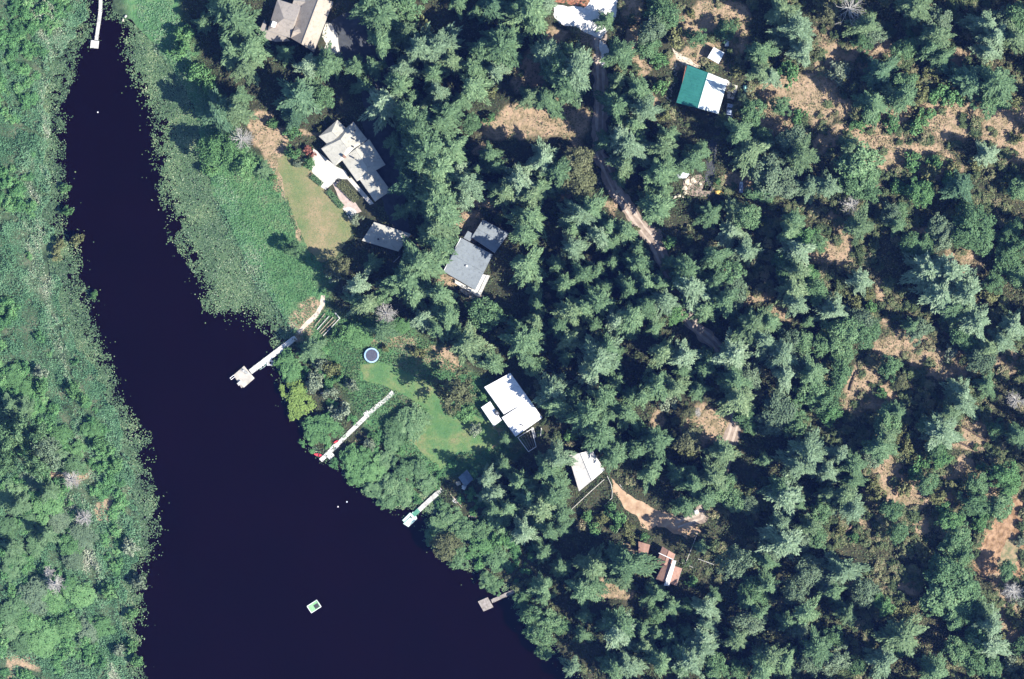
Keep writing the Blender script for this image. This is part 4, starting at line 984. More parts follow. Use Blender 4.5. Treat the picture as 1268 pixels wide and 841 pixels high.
# ------------------------------------------------------------------ trees read off the photo, tile by tile, with some firs added for shade: x y r kind
# c fir, k dark fir, p pale fir, d/e/b/o broadleaf (plain, pale, bright, olive), s/y/g shrubs, w bleached dead tree
TILES = [
((0, 0), 3.9625, "900 160 55 s|870 240 60 s|960 365 60 s|1030 410 45 s|1050 30 55 k|1110 40 75 c|1180 110 85 c|1150 250 85 c|1080 560 75 k|1165 560 70 c|1050 500 55 k|1195 690 62 w|1040 740 70 b|1130 730 60 b|1200 800 60 b|1025 830 45 s|1180 480 45 c|1000 120 45 k|940 60 50 k"),
((300, 0), 3.9625, "30 130 75 c|45 245 70 c|20 335 65 c|215 260 50 k|400 310 80 c|330 340 55 c|465 320 45 c|300 470 105 k|265 555 60 k|390 480 60 d|235 650 45 s|150 600 30 s|690 80 60 c|640 35 60 c|690 195 62 c|800 25 80 d|875 130 60 y|800 160 65 c|850 240 75 c|955 235 75 c|790 345 65 c|1010 300 55 c|940 375 65 c|700 500 80 c|765 430 55 c|835 490 45 c|890 530 48 c|960 460 60 c|1005 545 68 c|1120 340 70 c|1135 440 65 c|1080 500 45 c|810 590 55 c|860 645 65 c|960 615 58 c|820 690 45 c|900 760 75 c|1010 735 68 c|870 825 58 c|1200 760 58 p|1185 250 60 c|1235 180 60 c|1240 340 55 c|1220 440 40 y|1120 605 45 d|1212 580 32 s|245 745 42 s|320 800 32 s|275 800 24 g|385 640 20 y|560 330 50 k|650 330 50 k|600 420 45 k|1060 20 50 k|1150 60 40 k|730 640 45 k|720 740 50 k"),
((600, 0), 3.9625, "60 130 75 c|45 35 65 k|150 60 75 c|240 60 85 c|90 240 75 c|40 350 68 c|125 190 55 c|235 120 58 c|300 30 48 c|290 265 65 c|330 195 52 k|345 330 70 c|270 410 70 c|380 400 70 c|440 345 72 p|310 480 68 c|215 480 52 c|420 460 58 c|470 430 40 c|420 265 50 c|440 195 55 y|490 245 48 y|30 440 45 y|20 580 36 s|880 70 70 d|850 15 55 d|830 150 70 e|800 220 58 d|690 275 50 d|850 300 45 s|780 375 72 p|760 455 75 c|770 540 66 c|740 620 58 c|700 730 70 p|750 690 45 c|690 800 58 c|865 720 72 c|890 660 50 c|890 800 55 c|1010 780 75 c|960 830 55 c|1050 735 48 c|290 770 90 p|460 790 68 o|20 760 48 c|1040 185 45 d|950 180 55 y|1250 560 52 d|1255 475 48 e|1240 650 48 c|860 430 42 s|870 560 38 y|1240 345 38 y|600 110 50 k|700 120 40 k|620 400 42 k|560 570 40 k|640 620 40 k|1020 570 45 k|960 620 45 k|1180 150 50 d|1010 60 30 y"),
((900, 0), 3.4457, "230 60 58 c|275 130 58 p|315 215 58 p|155 150 42 c|140 225 55 c|135 310 62 c|190 320 45 c|260 310 58 s|225 175 45 c|510 50 72 w|440 60 45 o|585 110 55 c|625 145 48 c|580 180 45 c|715 120 42 k|800 20 60 c|790 140 26 s|760 210 46 c|900 90 58 c|890 165 58 c|910 240 50 c|855 205 48 c|1100 105 66 p|1155 160 68 p|1115 225 56 p|1190 80 48 c|1240 70 58 d|1225 170 48 c|1020 340 56 k|1145 360 66 c|1105 330 55 k|1100 292 26 s|620 430 68 c|650 310 55 k|740 350 52 d|740 430 58 c|690 390 52 c|790 340 48 y|820 400 55 y|880 310 45 y|910 400 52 s|970 420 50 s|1010 400 36 y|1120 440 55 d|1185 520 48 c|1220 440 44 y|470 300 55 g|310 500 40 s|110 480 55 d|55 475 50 d|155 575 38 d|90 645 70 c|280 600 66 c|310 680 58 c|190 740 85 e|160 810 55 d|250 805 55 e|430 790 58 p|350 800 46 c|520 625 48 c|560 690 85 d|600 745 55 d|540 780 58 d|405 580 52 k|800 690 45 s|870 745 45 y|885 700 44 s|1100 660 55 c|1040 620 45 k|1000 800 55 k|950 780 40 s|830 810 55 s|1250 800 45 d|1185 690 50 k|820 535 44 s|620 500 42 s|1240 585 30 y|40 70 55 k|60 200 45 k|500 330 30 y|560 540 36 s|700 520 40 s|860 480 36 s|1180 440 36 s|230 450 40 d|1000 160 34 k|940 20 45 k|1060 40 50 k|350 560 44 k|1070 700 36 y|970 720 34 y"),
((0, 200), 3.9625, "270 450 36 y|290 400 28 y|370 385 36 y|455 655 22 s|310 130 30 s|330 240 30 s"),
((300, 200), 3.9625, "105 45 40 k|150 80 24 s|470 520 52 o|440 560 40 g|570 600 60 p|612 700 70 c|690 655 50 d|560 680 46 c|520 640 40 g|800 585 88 c|880 505 82 c|740 620 48 c|835 650 58 c|955 645 52 c|890 775 55 p|1000 770 80 c|950 725 46 c|1190 750 78 d|780 805 40 b|710 745 55 w|690 830 48 c|980 230 78 c|960 320 85 c|965 405 75 c|930 195 55 c|1095 105 82 p|1100 175 55 c|960 120 58 c|870 90 66 c|950 45 66 c|850 30 46 c|1060 40 58 c|1245 150 40 c|560 285 34 g|700 90 45 k|790 250 40 k|640 500 40 k|1150 40 40 k|250 430 40 d|1240 620 46 k"),
((600, 200), 3.9625, "55 30 48 c|115 145 62 c|175 85 58 c|290 40 88 p|270 125 70 c|360 60 66 c|450 80 88 o|230 175 66 c|220 270 66 c|190 350 58 c|210 520 62 c|250 630 40 c|350 515 44 c|380 610 58 c|430 330 48 c|450 270 66 c|530 230 76 c|585 205 55 c|440 430 74 p|480 555 58 c|550 535 44 c|600 310 56 c|600 400 46 c|560 370 52 c|620 495 44 c|690 350 66 c|640 380 46 c|740 340 40 y|750 430 66 c|750 510 66 c|790 600 48 c|870 690 88 p|860 605 56 c|780 700 58 c|730 760 66 c|700 620 48 c|560 680 66 c|490 720 58 c|420 750 66 c|370 800 58 c|580 620 44 c|640 790 58 c|540 800 48 c|250 700 48 c|240 780 58 c|160 810 48 c|30 730 68 d|700 30 40 c|850 70 66 c|870 150 66 c|840 220 76 c|820 260 55 c|1010 20 66 e|1150 100 40 s|905 390 36 s|1060 330 55 k|1110 260 66 c|1165 280 48 c|1230 240 50 c|1215 345 62 p|1130 480 66 c|1200 560 76 c|1110 590 66 c|1210 640 78 c|1180 690 56 c|935 750 46 b|780 60 40 k|660 70 36 k|560 40 40 k|1000 260 50 k|960 350 50 k|1020 560 46 k|1060 700 46 k"),
((900, 200), 3.4457, "560 60 74 d|590 115 55 d|800 130 44 b|840 150 38 b|740 110 38 s|880 60 46 y|525 190 42 w|560 270 58 c|700 225 44 c|738 210 32 c|718 275 38 c|90 240 52 d|60 325 58 p|90 385 48 p|35 470 56 c|30 560 56 c|110 700 76 c|180 680 56 c|55 770 55 c|150 770 58 c|290 250 48 c|265 300 48 c|330 340 55 b|380 345 44 d|290 380 48 c|250 440 56 c|300 470 48 c|340 490 44 b|270 540 52 c|370 550 56 d|290 605 56 c|340 685 28 c|260 780 56 c|320 770 48 c|230 820 55 c|450 630 56 p|470 690 55 c|560 510 52 c|540 590 42 y|600 560 36 y|520 720 66 d|570 680 55 e|590 740 55 d|480 780 56 d|400 780 48 c|900 275 48 c|930 325 48 c|1060 265 76 d|1090 330 55 d|1020 320 55 d|980 230 42 y|1000 165 46 y|1110 200 46 k|790 350 46 d|845 360 46 d|860 460 76 p|940 480 84 p|970 430 55 p|900 555 66 p|1000 560 76 p|1010 640 56 c|1040 690 56 c|960 620 55 c|830 500 55 c|810 660 44 c|820 720 48 c|780 700 38 c|1120 560 52 y|1140 520 44 d|1200 420 56 d|1230 370 52 d|1190 340 40 d|1220 300 48 d|1240 480 46 d|1170 760 64 c|1220 700 56 p|1220 800 56 c|1110 800 56 c|960 810 36 g|40 270 40 w|200 250 50 k|170 330 46 k|180 420 44 k|430 430 44 k|650 350 50 k|700 420 50 k|640 440 46 k|740 490 44 k|680 520 40 k|820 230 44 k|1150 640 46 k|1110 100 50 k|1180 180 44 k|700 690 34 k|410 640 30 s|620 620 30 s"),
((0, 400), 3.9625, "50 530 50 d|60 580 40 d|30 670 45 d|130 540 50 d|180 560 46 d|290 550 58 e|360 700 58 d|230 620 55 d|190 690 48 d|150 770 58 e|110 820 48 d|280 640 45 k|60 262 55 b|120 320 42 b|350 320 44 s|450 530 55 b|480 600 44 s|360 765 48 w|60 410 55 k|130 420 46 k|20 440 46 k|200 320 34 s|400 370 34 s|300 280 38 s|200 240 38 g|530 590 30 s|640 640 34 s|380 620 44 b|560 690 40 s|500 740 44 s"),
((300, 400), 3.9625, "225 180 70 b|240 240 50 b|265 375 74 v|340 135 55 k|375 205 40 g|440 235 48 y|360 290 52 g|400 515 74 b|350 555 44 b|430 350 40 g|480 430 55 g|530 300 36 g|560 60 60 b|610 85 55 b|480 60 40 s|680 30 56 e|760 20 38 d|830 495 72 d|760 510 55 d|880 470 46 d|740 580 56 d|535 680 72 b|600 650 46 b|640 720 72 b|560 760 56 b|700 680 56 d|780 740 72 d|860 720 56 d|900 790 56 d|730 800 72 d|680 790 56 b|1040 330 88 o|1100 440 46 s|1055 450 38 s|1110 110 82 c|1235 200 55 c|960 20 48 c|1050 45 38 c|1175 360 22 s|1145 520 36 g|1210 770 58 p|620 600 36 g|700 120 34 y|860 150 34 y|990 310 45 k|1280 690 40 k|930 60 40 k|470 260 30 s|170 190 36 s|640 560 30 s"),
((600, 400), 3.9625, "30 220 66 c|170 90 78 c|235 60 56 c|130 60 48 c|210 170 48 c|250 210 48 d|340 335 74 c|350 405 55 c|340 290 55 c|420 80 66 c|400 160 38 c|550 160 78 p|600 120 66 c|520 240 66 p|560 235 46 c|645 170 44 c|570 360 52 c|700 30 48 d|830 20 56 c|880 150 66 c|960 160 76 p|960 230 46 c|1090 180 48 c|1120 300 38 c|1070 225 46 c|850 310 66 c|930 310 58 c|770 350 56 c|720 355 46 c|900 395 50 g|690 450 52 c|610 450 44 c|540 490 50 c|600 560 46 c|660 615 46 c|630 650 56 c|740 620 46 c|840 590 62 c|770 520 38 s|740 530 36 s|1000 560 66 o|1000 625 56 y|800 740 76 c|830 690 46 c|780 790 56 c|1080 750 86 c|1020 790 66 c|1150 785 56 c|1245 430 44 c|1250 260 48 c|1255 90 56 c|360 660 66 c|315 720 66 c|170 770 56 c|230 800 46 c|350 790 56 c|30 790 55 p|1140 630 38 s|1220 630 36 y|1040 440 24 w|300 120 45 k|480 330 40 k|640 290 45 k|760 130 50 k|800 70 44 k|720 240 44 k|480 420 40 k|1050 320 50 k|1150 380 46 k|1150 170 46 k|1170 560 44 k|940 740 50 k|100 560 44 k|90 690 46 k|440 340 36 k|1000 440 34 o|420 560 36 s|620 720 40 k"),
((900, 400), 3.4457, "110 60 78 p|80 230 58 c|110 285 38 c|230 170 58 c|250 205 46 c|300 170 46 c|270 110 48 c|70 395 48 d|95 430 36 d|220 370 76 e|180 425 56 e|280 390 56 d|290 440 46 d|160 585 34 c|350 560 76 p|310 605 56 p|400 560 56 c|420 620 46 c|350 210 46 c|370 290 66 d|420 330 56 d|440 380 46 b|480 220 56 d|500 130 46 d|470 560 46 c|530 610 58 c|540 665 46 c|500 740 58 c|250 740 76 p|220 690 48 c|30 760 48 c|95 780 38 c|420 720 46 c|400 800 48 c|690 190 46 d|780 145 44 k|690 420 58 c|670 480 56 c|640 525 56 c|620 570 46 c|720 380 38 c|740 460 26 y|735 500 26 y|725 540 24 y|900 470 58 c|890 530 46 c|910 580 38 b|850 440 36 c|990 285 68 p|1010 345 56 p|950 385 46 c|960 250 46 c|1080 160 58 c|1110 190 55 c|1190 100 56 d|1225 330 46 w|1110 260 46 c|1150 450 36 d|1240 470 46 c|1190 650 56 b|1200 705 38 b|980 130 36 g|1020 60 56 d|1060 30 44 d|855 560 36 k|770 540 34 y|795 580 34 y|640 730 48 y|620 690 36 y|850 680 44 d|1070 680 46 d|1060 770 56 d|940 800 38 s|710 800 48 d|1020 705 40 y|820 625 50 s|540 360 48 k|570 430 44 k|560 480 46 k|600 150 44 k|840 260 48 k|830 340 36 k|1040 560 44 k|620 760 44 k|780 780 40 k|640 790 46 k|60 500 46 k|60 640 44 k|130 640 40 k|1180 30 44 k|1250 220 44 k|1250 590 44 k|880 390 28 y|660 300 28 s|740 250 34 o|960 700 34 y|1090 620 30 s"),
((0, 600), 3.49, "40 50 58 d|200 100 66 e|120 160 46 d|30 190 46 d|240 160 55 e|350 230 66 e|300 265 55 e|420 210 52 d|520 100 56 b|60 330 46 d|150 260 46 d|40 380 38 d|150 480 74 e|215 505 55 e|90 520 55 d|40 560 55 d|250 425 42 w|215 375 26 w|340 480 62 b|300 440 44 b|120 595 46 b|200 655 55 b|160 695 52 b|290 620 52 d|380 640 55 e|430 620 52 b|340 760 52 b|450 780 62 b|370 805 50 b|560 275 42 g|590 420 40 g|270 790 46 d|400 360 44 b|90 90 44 k|210 210 44 k|60 270 36 k|480 180 40 s|470 330 40 s|460 460 40 s|500 600 40 d|560 560 30 s|560 700 34 s|520 720 34 g|90 690 44 d|40 640 40 d|100 770 40 d|590 640 30 s|590 760 30 s|220 30 44 k|370 140 40 w|310 330 48 e"),
((300, 600), 3.49, "640 60 52 d|560 20 50 d|700 40 50 d|870 100 42 d|900 150 60 d|840 180 50 d|880 265 66 o|930 320 52 d|960 200 52 d|1035 210 46 d|1040 265 52 b|1100 230 46 s|1060 420 36 d|1080 90 46 c|1105 160 55 d|1080 30 46 p|1090 445 40 d|820 240 40 d|990 290 46 k|1020 330 40 k"),
((600, 600), 3.49, "30 60 55 c|100 100 46 c|60 135 50 c|160 200 52 c|190 60 66 k|240 100 62 c|300 60 64 c|330 120 54 c|280 190 64 c|330 185 44 c|220 160 36 c|150 185 40 c|325 350 42 c|245 440 46 c|240 410 28 c|250 485 36 c|60 320 52 d|30 265 44 d|90 330 36 d|30 415 44 o|450 355 62 c|430 450 58 c|470 420 44 c|600 330 88 c|590 405 46 c|560 290 36 c|450 180 46 s|500 180 52 s|570 130 46 s|620 195 34 y|680 60 56 c|740 60 62 c|775 90 46 c|700 20 46 c|700 365 36 y|640 245 24 y|690 230 22 s|895 420 30 s|540 590 52 c|560 640 74 p|600 600 52 c|620 770 68 p|550 780 48 c|660 760 46 c|520 790 38 c|430 560 36 c|370 790 44 p|280 590 52 d|215 570 48 d|240 650 52 d|260 720 36 d|160 500 36 d|185 545 28 d|330 610 36 d|740 570 36 d|690 700 44 c|760 760 46 c|850 730 54 c|890 760 56 c|850 800 48 c|940 660 48 p|930 715 54 c|1000 780 56 c|1010 815 46 c|960 605 48 p|1030 600 46 c|1040 575 38 c|950 520 46 c|1060 340 66 c|1060 390 46 c|1060 300 50 c|900 50 76 c|940 90 54 c|860 90 46 c|1080 80 38 c|1020 20 56 c|1090 680 38 c|1090 780 46 c|880 530 32 d|990 480 32 c|440 260 46 k|350 260 40 k|150 280 44 k|250 290 44 k|340 440 46 k|390 510 40 k|160 400 44 k|740 470 50 k|650 460 40 k|800 520 50 k|740 640 44 k|680 620 40 k|800 650 40 k|470 700 44 k|380 690 40 k|420 640 36 k|980 280 46 k|990 390 46 k|930 260 40 k|920 560 44 k|1000 690 40 k|800 690 36 k|870 640 40 k"),
((900, 597), 3.4457, "30 80 48 c|100 100 46 c|250 60 76 p|220 30 56 c|300 90 38 c|230 170 48 c|240 260 66 p|190 285 56 c|170 335 46 c|350 190 56 c|380 235 46 c|330 240 46 c|420 60 46 c|500 60 56 c|520 110 46 c|490 130 46 c|350 390 62 c|310 370 46 c|490 370 68 c|510 410 46 c|440 430 46 c|460 465 46 c|590 470 54 c|500 545 46 c|300 460 54 e|120 470 58 c|80 500 38 c|170 430 46 c|140 555 46 c|100 605 58 c|50 665 46 c|30 340 46 c|20 385 38 c|250 590 38 c|340 560 58 c|310 625 46 c|450 660 46 c|390 700 66 c|460 760 58 c|350 760 58 c|180 740 58 c|150 790 56 c|250 760 46 c|50 800 46 c|560 780 38 c|720 650 78 c|690 705 76 c|740 700 48 c|660 760 56 c|720 570 42 y|670 530 36 b|760 560 34 y|700 150 48 d|730 215 42 d|690 110 36 d|630 40 46 y|950 170 46 b|990 240 56 d|960 285 46 d|1000 310 46 d|1070 180 38 s|930 400 76 d|1000 430 76 d|940 490 88 d|880 515 46 d|1030 520 66 d|1100 540 46 c|1110 600 46 c|980 580 56 d|1090 660 66 d|1120 700 46 c|980 720 54 d|1060 770 56 d|880 800 56 c|1220 770 46 g|1190 720 34 y|1210 460 48 w|1190 380 42 d|1250 250 26 g|840 300 34 y|1130 790 46 d|1240 600 34 y|1100 120 46 s|1170 100 52 d|1010 60 40 y|900 60 44 y|850 20 40 y|760 30 40 y|570 170 44 k|620 220 46 k|600 300 50 k|640 370 50 k|720 330 50 k|770 400 46 k|700 420 46 k|760 260 44 k|840 190 44 k|780 160 36 k|560 640 46 k|600 560 40 k|400 520 40 k|420 580 40 k|40 430 44 k|100 30 46 k|60 250 50 k|100 200 44 k|90 380 40 k|250 430 36 k|810 670 46 k|860 640 44 k|800 740 44 k|760 790 40 k|600 690 40 k|1200 560 44 k|1250 700 36 d|640 500 26 b|480 210 28 y|540 240 26 s|1160 660 36 y|1240 500 34 g|240 640 36 k|30 730 40 k|920 560 36 k"),
]
PLANTS = [[x, y, r, k] for x, y, r, k in ((838, 347, 13, 'c'), (828, 326, 9, 'c'), (852, 372, 12, 'c'), (507, 228, 15, 'k'), (500, 203, 14, 'k'), (513, 253, 14, 'k'), (489, 176, 12, 'k'), (755, 578, 9, 'k'), (894, 709, 13, 'k'), (906, 726, 13, 'k'), (745, 640, 9, 'y'), (763, 651, 8, 's'), (776, 649, 7, 'y'), (754, 626, 6, 's'), (737, 656, 9, 's'), (728, 640, 8, 's'), (14, 537, 14, 'd'), (380, 186, 6, 'r'), (388, 192, 4, 'r'), (768, 70, 17, 'c'), (764, 98, 16, 'c'), (766, 132, 18, 'c'), (768, 168, 17, 'c'), (772, 204, 17, 'c'), (750, 178, 13, 'k'), (748, 132, 11, 'k'), (724, 512, 17, 'c'), (738, 532, 17, 'c'), (708, 490, 14, 'k'), (850, 336, 17, 'c'), (858, 358, 18, 'c'), (872, 384, 16, 'c'), (838, 372, 13, 'k'), (906, 440, 17, 'c'), (908, 470, 16, 'c'), (914, 498, 17, 'c'), (908, 530, 16, 'c'), (897, 560, 18, 'c'), (886, 592, 17, 'c'), (872, 618, 15, 'c'))]  # some firs here are added only to throw shade on roofs and drive
for off, sc, txt in TILES:
    for e in txt.split('|'):
        x, y, r, k = e.split(); PLANTS.append([off[0] + float(x) / sc, off[1] + float(y) / sc, float(r) / sc, k])
PLANTS = [p for p in PLANTS if not (p[0] > 880 and ((p[3] == 'k' and p[2] < 15.5) or (p[3] == 'c' and p[2] < 13.2 and int(p[0] * 7 + p[1] * 3) % 5 < 2)))]
PLANTS = [p for p in PLANTS if not (p[3] == 'k' and 220 < p[0] <= 880 and p[2] < 14 and int(p[0] * 7 + p[1] * 3) % 3)]
for p in PLANTS:
    if p[3] == 'c' and p[0] > 880 and int(p[0] * 11 + p[1] * 5) % 3 == 0: p[3] = 'e' if int(p[0]) % 2 else 'd'
DV = blobs(np.array([P(p[0], p[1])[0] for p in PLANTS]), np.array([P(p[0], p[1])[1] for p in PLANTS]), DRY)
PLANTS = [p for p, v in zip(PLANTS, DV) if not (p[3] in 'ckp' and v > .8) and not (p[0] < 200 and p[3] in 'debsg' and v > .6)]
PLANTS = [p for p in PLANTS if not (60 < p[0] < 200 and p[1] > 400 and p[3] in 'dbs' and int(p[0] * 5 + p[1] * 3) % 5 < 3)]
CLEAR = [(891, 239, 7), (845, 232, 12), (917, 233, 7), (903, 137, 9), (886, 69, 9), (926, 110, 7), (577, 592, 9), (803, 290, 9), (870, 105, 24), (830, 700, 16), (858, 690, 6), (722, 590, 13), (592, 318, 20), (635, 505, 26), (478, 293, 15), (432, 185, 22), (368, 30, 22), (715, 20, 16), (460, 440, 12), (815, 632, 14), (786, 612, 12), (653, 542, 10)]
DOCKLINES = [[(400, 378), (366, 418), (302, 466)], [(487, 485), (396, 571)], [(576, 598), (547, 606), (505, 645)], [(642, 729), (600, 748)], [(565, 595), (560, 622)]]
# drop near-doubles where tiles meet
keep = []
for p in PLANTS:
    if p[1] > 848 or p[0] > 1274: continue
    if p[3] not in 'w' and 280 < p[0] < 650 and p[1] > 380:
        dd = min(float(distpoly(np.array([float(p[0])]), np.array([float(p[1])]), L_, False)[0]) for L_ in DOCKLINES)
        if dd < 7: continue
        p[2] = min(p[2], max(5, (dd - 4) / 1.05))
    cl = min(math.hypot(p[0] - x_, p[1] - y_) - r_ for x_, y_, r_ in CLEAR)
    if cl < 5: continue
    p[2] = min(p[2], max(5, cl / 1.3))
    if any((p[0] - q[0]) ** 2 + (p[1] - q[1]) ** 2 < (.42 * (p[2] + q[2])) ** 2 * (.55 if (p[3] in 'syg') != (q[3] in 'syg') else 1) for q in keep): continue
    keep.append(p)
for p in keep:
    if p[0] < 200 and p[3] in 'de':
        if p[0] > 50 and (int(p[0]) + int(p[1])) % 3: p[3] = 'b' if (int(p[0]) % 2) else 'e'
PLANTS = keep
KIND = {'c': 'fir', 'k': 'fir', 'p': 'fir', 'd': 'broad', 'e': 'broad', 'b': 'broad', 'o': 'broad', 'v': 'broad', 's': 'shrub', 'y': 'shrub', 'g': 'shrub', 'r': 'shrub', 'w': 'dead'}
cons = sorted([p for p in PLANTS if KIND[p[3]] == 'fir'], key=lambda p: -p[2] * (.82 if p[3] == 'k' else 1))
SMALL = cons[298:]; small_set = set(map(id, SMALL))
print('plants', len(PLANTS), {k: sum(KIND[p[3]] == k for p in PLANTS) for k in ('fir', 'broad', 'shrub', 'dead')})

LM = [('teal-roofed house', 868, 108), ('white-roofed house', 637, 505), ('blue-grey house', 588, 322), ('red-brown roofed house', 828, 700),
      ('cream gabled house', 722, 588), ('pale grey-beige house', 430, 185), ('large tan house', 368, 32), ('beige garage', 478, 293), ('white gravel turnaround', 718, 18),
      ('trampoline', 460, 440), ('cream stone pile', 845, 235), ('yellow tarp', 891, 239), ('bare tan bank', 1238, 668), ('tan dirt drive', 800, 628),
      ('square dock platform', 302, 468), ('red kayak', 394, 563), ('mint green dock', 510, 640), ('grey-brown dock', 602, 746), ('top-edge bleached tree', 1048, 14),
      ('slate-blue shed', 577, 592), ('sunlit dirt road', 806, 292), ('mint-roofed shed', 886, 69), ('white-framed pergola', 653, 545), ('red-brown log', 1049, 656),
      ('dock at the inlet head', 120, 30), ('large upper-right clearing', 1112, 196), ('trunk-shadow clearing', 1205, 545), ('bleached lawn-side snag', 302, 174), ('swim raft', 389, 751)]
ORD = ['closest', 'second closest', 'third closest', 'fourth closest', 'fifth closest', 'sixth closest', 'seventh closest', 'eighth closest', 'ninth closest', 'tenth closest'] + ['%dth closest' % i for i in range(11, 60)]
DIRS = ['right of', 'above right of', 'above', 'above left of', 'left of', 'below left of', 'below', 'below right of']
def sector(p, q): return int(((math.degrees(math.atan2(-(p[1] - q[2]), p[0] - q[1])) + 382.5) % 360) // 45)
NOUN = {'c': ('green fir', 'tree'), 'k': ('dark shaded fir', 'tree'), 'p': ('pale fir', 'tree'), 'd': ('leafy broadleaf tree', 'tree'), 'e': ('pale broadleaf tree', 'tree'), 'b': ('bright bushy tree', 'tree'), 'o': ('olive broadleaf tree', 'tree'),
        's': ('bright green shrub', 'shrub'), 'y': ('yellow-green shrub', 'shrub'), 'g': ('grey twiggy shrub', 'shrub'), 'v': ('rounded yellow-green bush', 'bush'), 'r': ('reddish shrub', 'shrub'), 'w': ('bleached dead tree', 'dead tree')}
def make_labels(items):
    labels = {}
    bins = {}
    for it in items: bins.setdefault(it[3], []).append(it)
    for k, its in bins.items():
        rs = sorted(i[2] for i in its); lo, hi = rs[len(rs) // 3], rs[2 * len(rs) // 3]
        size = lambda i: 'small' if i[2] < lo else ('wide' if i[2] > hi else 'mid-sized')
        table = {}
        for L in LM:
            for it in its: table.setdefault((L[0], sector(it, L), size(it)), []).append((math.hypot(it[0] - L[1], it[1] - L[2]), id(it)))
        for v in table.values(): v.sort()
        taken = set()
        for it in its:
            best = None
            for L in LM:
                d = math.hypot(it[0] - L[1], it[1] - L[2]); s_ = sector(it, L); key = (L[0], s_, size(it))
                rank = [i for _, i in table[key]].index(id(it)); cost = d * (1 + .12 * rank) + 25 * rank
                if best is None or cost < best[0]: best = (cost, rank, L[0], s_, len(table[key]))
            labels[id(it)] = f"{size(it)} {NOUN[k][0]}, {ORD[best[1]]} such {DIRS[best[3]]} the {best[2]}"
    return labels
indiv = [p for p in PLANTS if id(p) not in small_set]
LABEL = make_labels(indiv)

def in_water(x, y): return bool(inpoly(np.array([x]), np.array([y]), W_POND)[0])
def put(name, label, cat, group, x, y, z, rz, sx, sz, crown_me, crown_name, trunk_me, trunk_name):
    r = obj(name, None, None, (x, y, z)); gg = random.Random(int(x * 31 + y * 17)); e_ = gg.uniform(.84, 1.18); r.rotation_euler = (gg.uniform(-.05, .05), gg.uniform(-.05, .05), rz); r.scale = (sx * e_, sx / e_, sz); tag(r, label, cat, group)
    obj(crown_name, crown_me, r); obj(trunk_name, trunk_me, r); return r

def dead_tree(p, label):
    x, y = P(p[0], p[1]); r = p[2] * S; H = max(3.0, r * 2.6); g = random.Random(int(p[0] * 3))
    root = thing('dead_tree', label, 'dead tree', (x, y, LAND), g.uniform(0, 6), 'bleached dead trees')
    MB().tube([(0, 0, -.2), (.1, 0, H * .35), (0, .1, H * .7), (.05, 0, H)], [.22, .17, .11, .03], 7).build('trunk', M['dead'], root)
    br = MB()
    H *= g.uniform(.7, 1.25)
    for k in range(g.randint(26, 64)):
        z = H * g.uniform(.3, .98); a = g.uniform(0, 6.28); L = r * g.uniform(.6, 1.15) * (1.15 - .45 * z / H)
        dx, dy = math.cos(a), math.sin(a); rise = g.uniform(.05, .5)
        pts = [(0, 0, z), (dx * L * .5, dy * L * .5, z + L * rise * .5), (dx * L, dy * L, z + L * rise)]
        br.tube(pts, [.10, .075, .03], 5)
        for j in range(4):
            t_ = g.uniform(.3, .95); a2 = a + g.choice((-1, 1)) * g.uniform(.4, 1.0); l2 = L * g.uniform(.25, .5); b0 = (dx * L * t_, dy * L * t_, z + L * rise * t_)
            br.tube([b0, (b0[0] + math.cos(a2) * l2, b0[1] + math.sin(a2) * l2, b0[2] + l2 * g.uniform(0, .5))], [.05, .02], 4)
    br.build('branches', M['dead'], root)

TALL = [(507, 228, 18), (500, 203, 17), (513, 253, 18), (489, 176, 15), (755, 578, 14), (894, 709, 15), (906, 726, 16), (736, 524, 24), (751, 541, 25), (720, 500, 20), (742, 491, 24), (766, 555, 22), (653, 331, 18), (648, 288, 20), (527, 192, 28), (504, 149, 25), (517, 163, 27), (541, 208, 28), (519, 208, 27), (507, 174, 25), (544, 225, 27), (533, 249, 26), (543, 258, 25), (916, 121, 15), (912, 142, 16), (912, 164, 20), (461, 9, 22), (474, 20, 20), (474, 49, 20),  # minimum heights; the first are firs added to throw shade
        (867, 686, 22), (867, 698, 22), (903, 697, 25), (903, 711, 24), (903, 686, 24), (502, 347, 20), (522, 327, 20), (724, 512, 27), (738, 532, 27), (708, 488, 24), (575, 530, 9), (630, 562, 12)]
def tall(p, H):
    if math.hypot(p[0] - 884, p[1] - 262) < 36 or math.hypot(p[0] - 822, p[1] - 668) < 20: return min(H, 7.0)
    for x_, y_, h_ in TALL:
        if math.hypot(p[0] - x_, p[1] - y_) < 9: return max(H, h_)
    return H
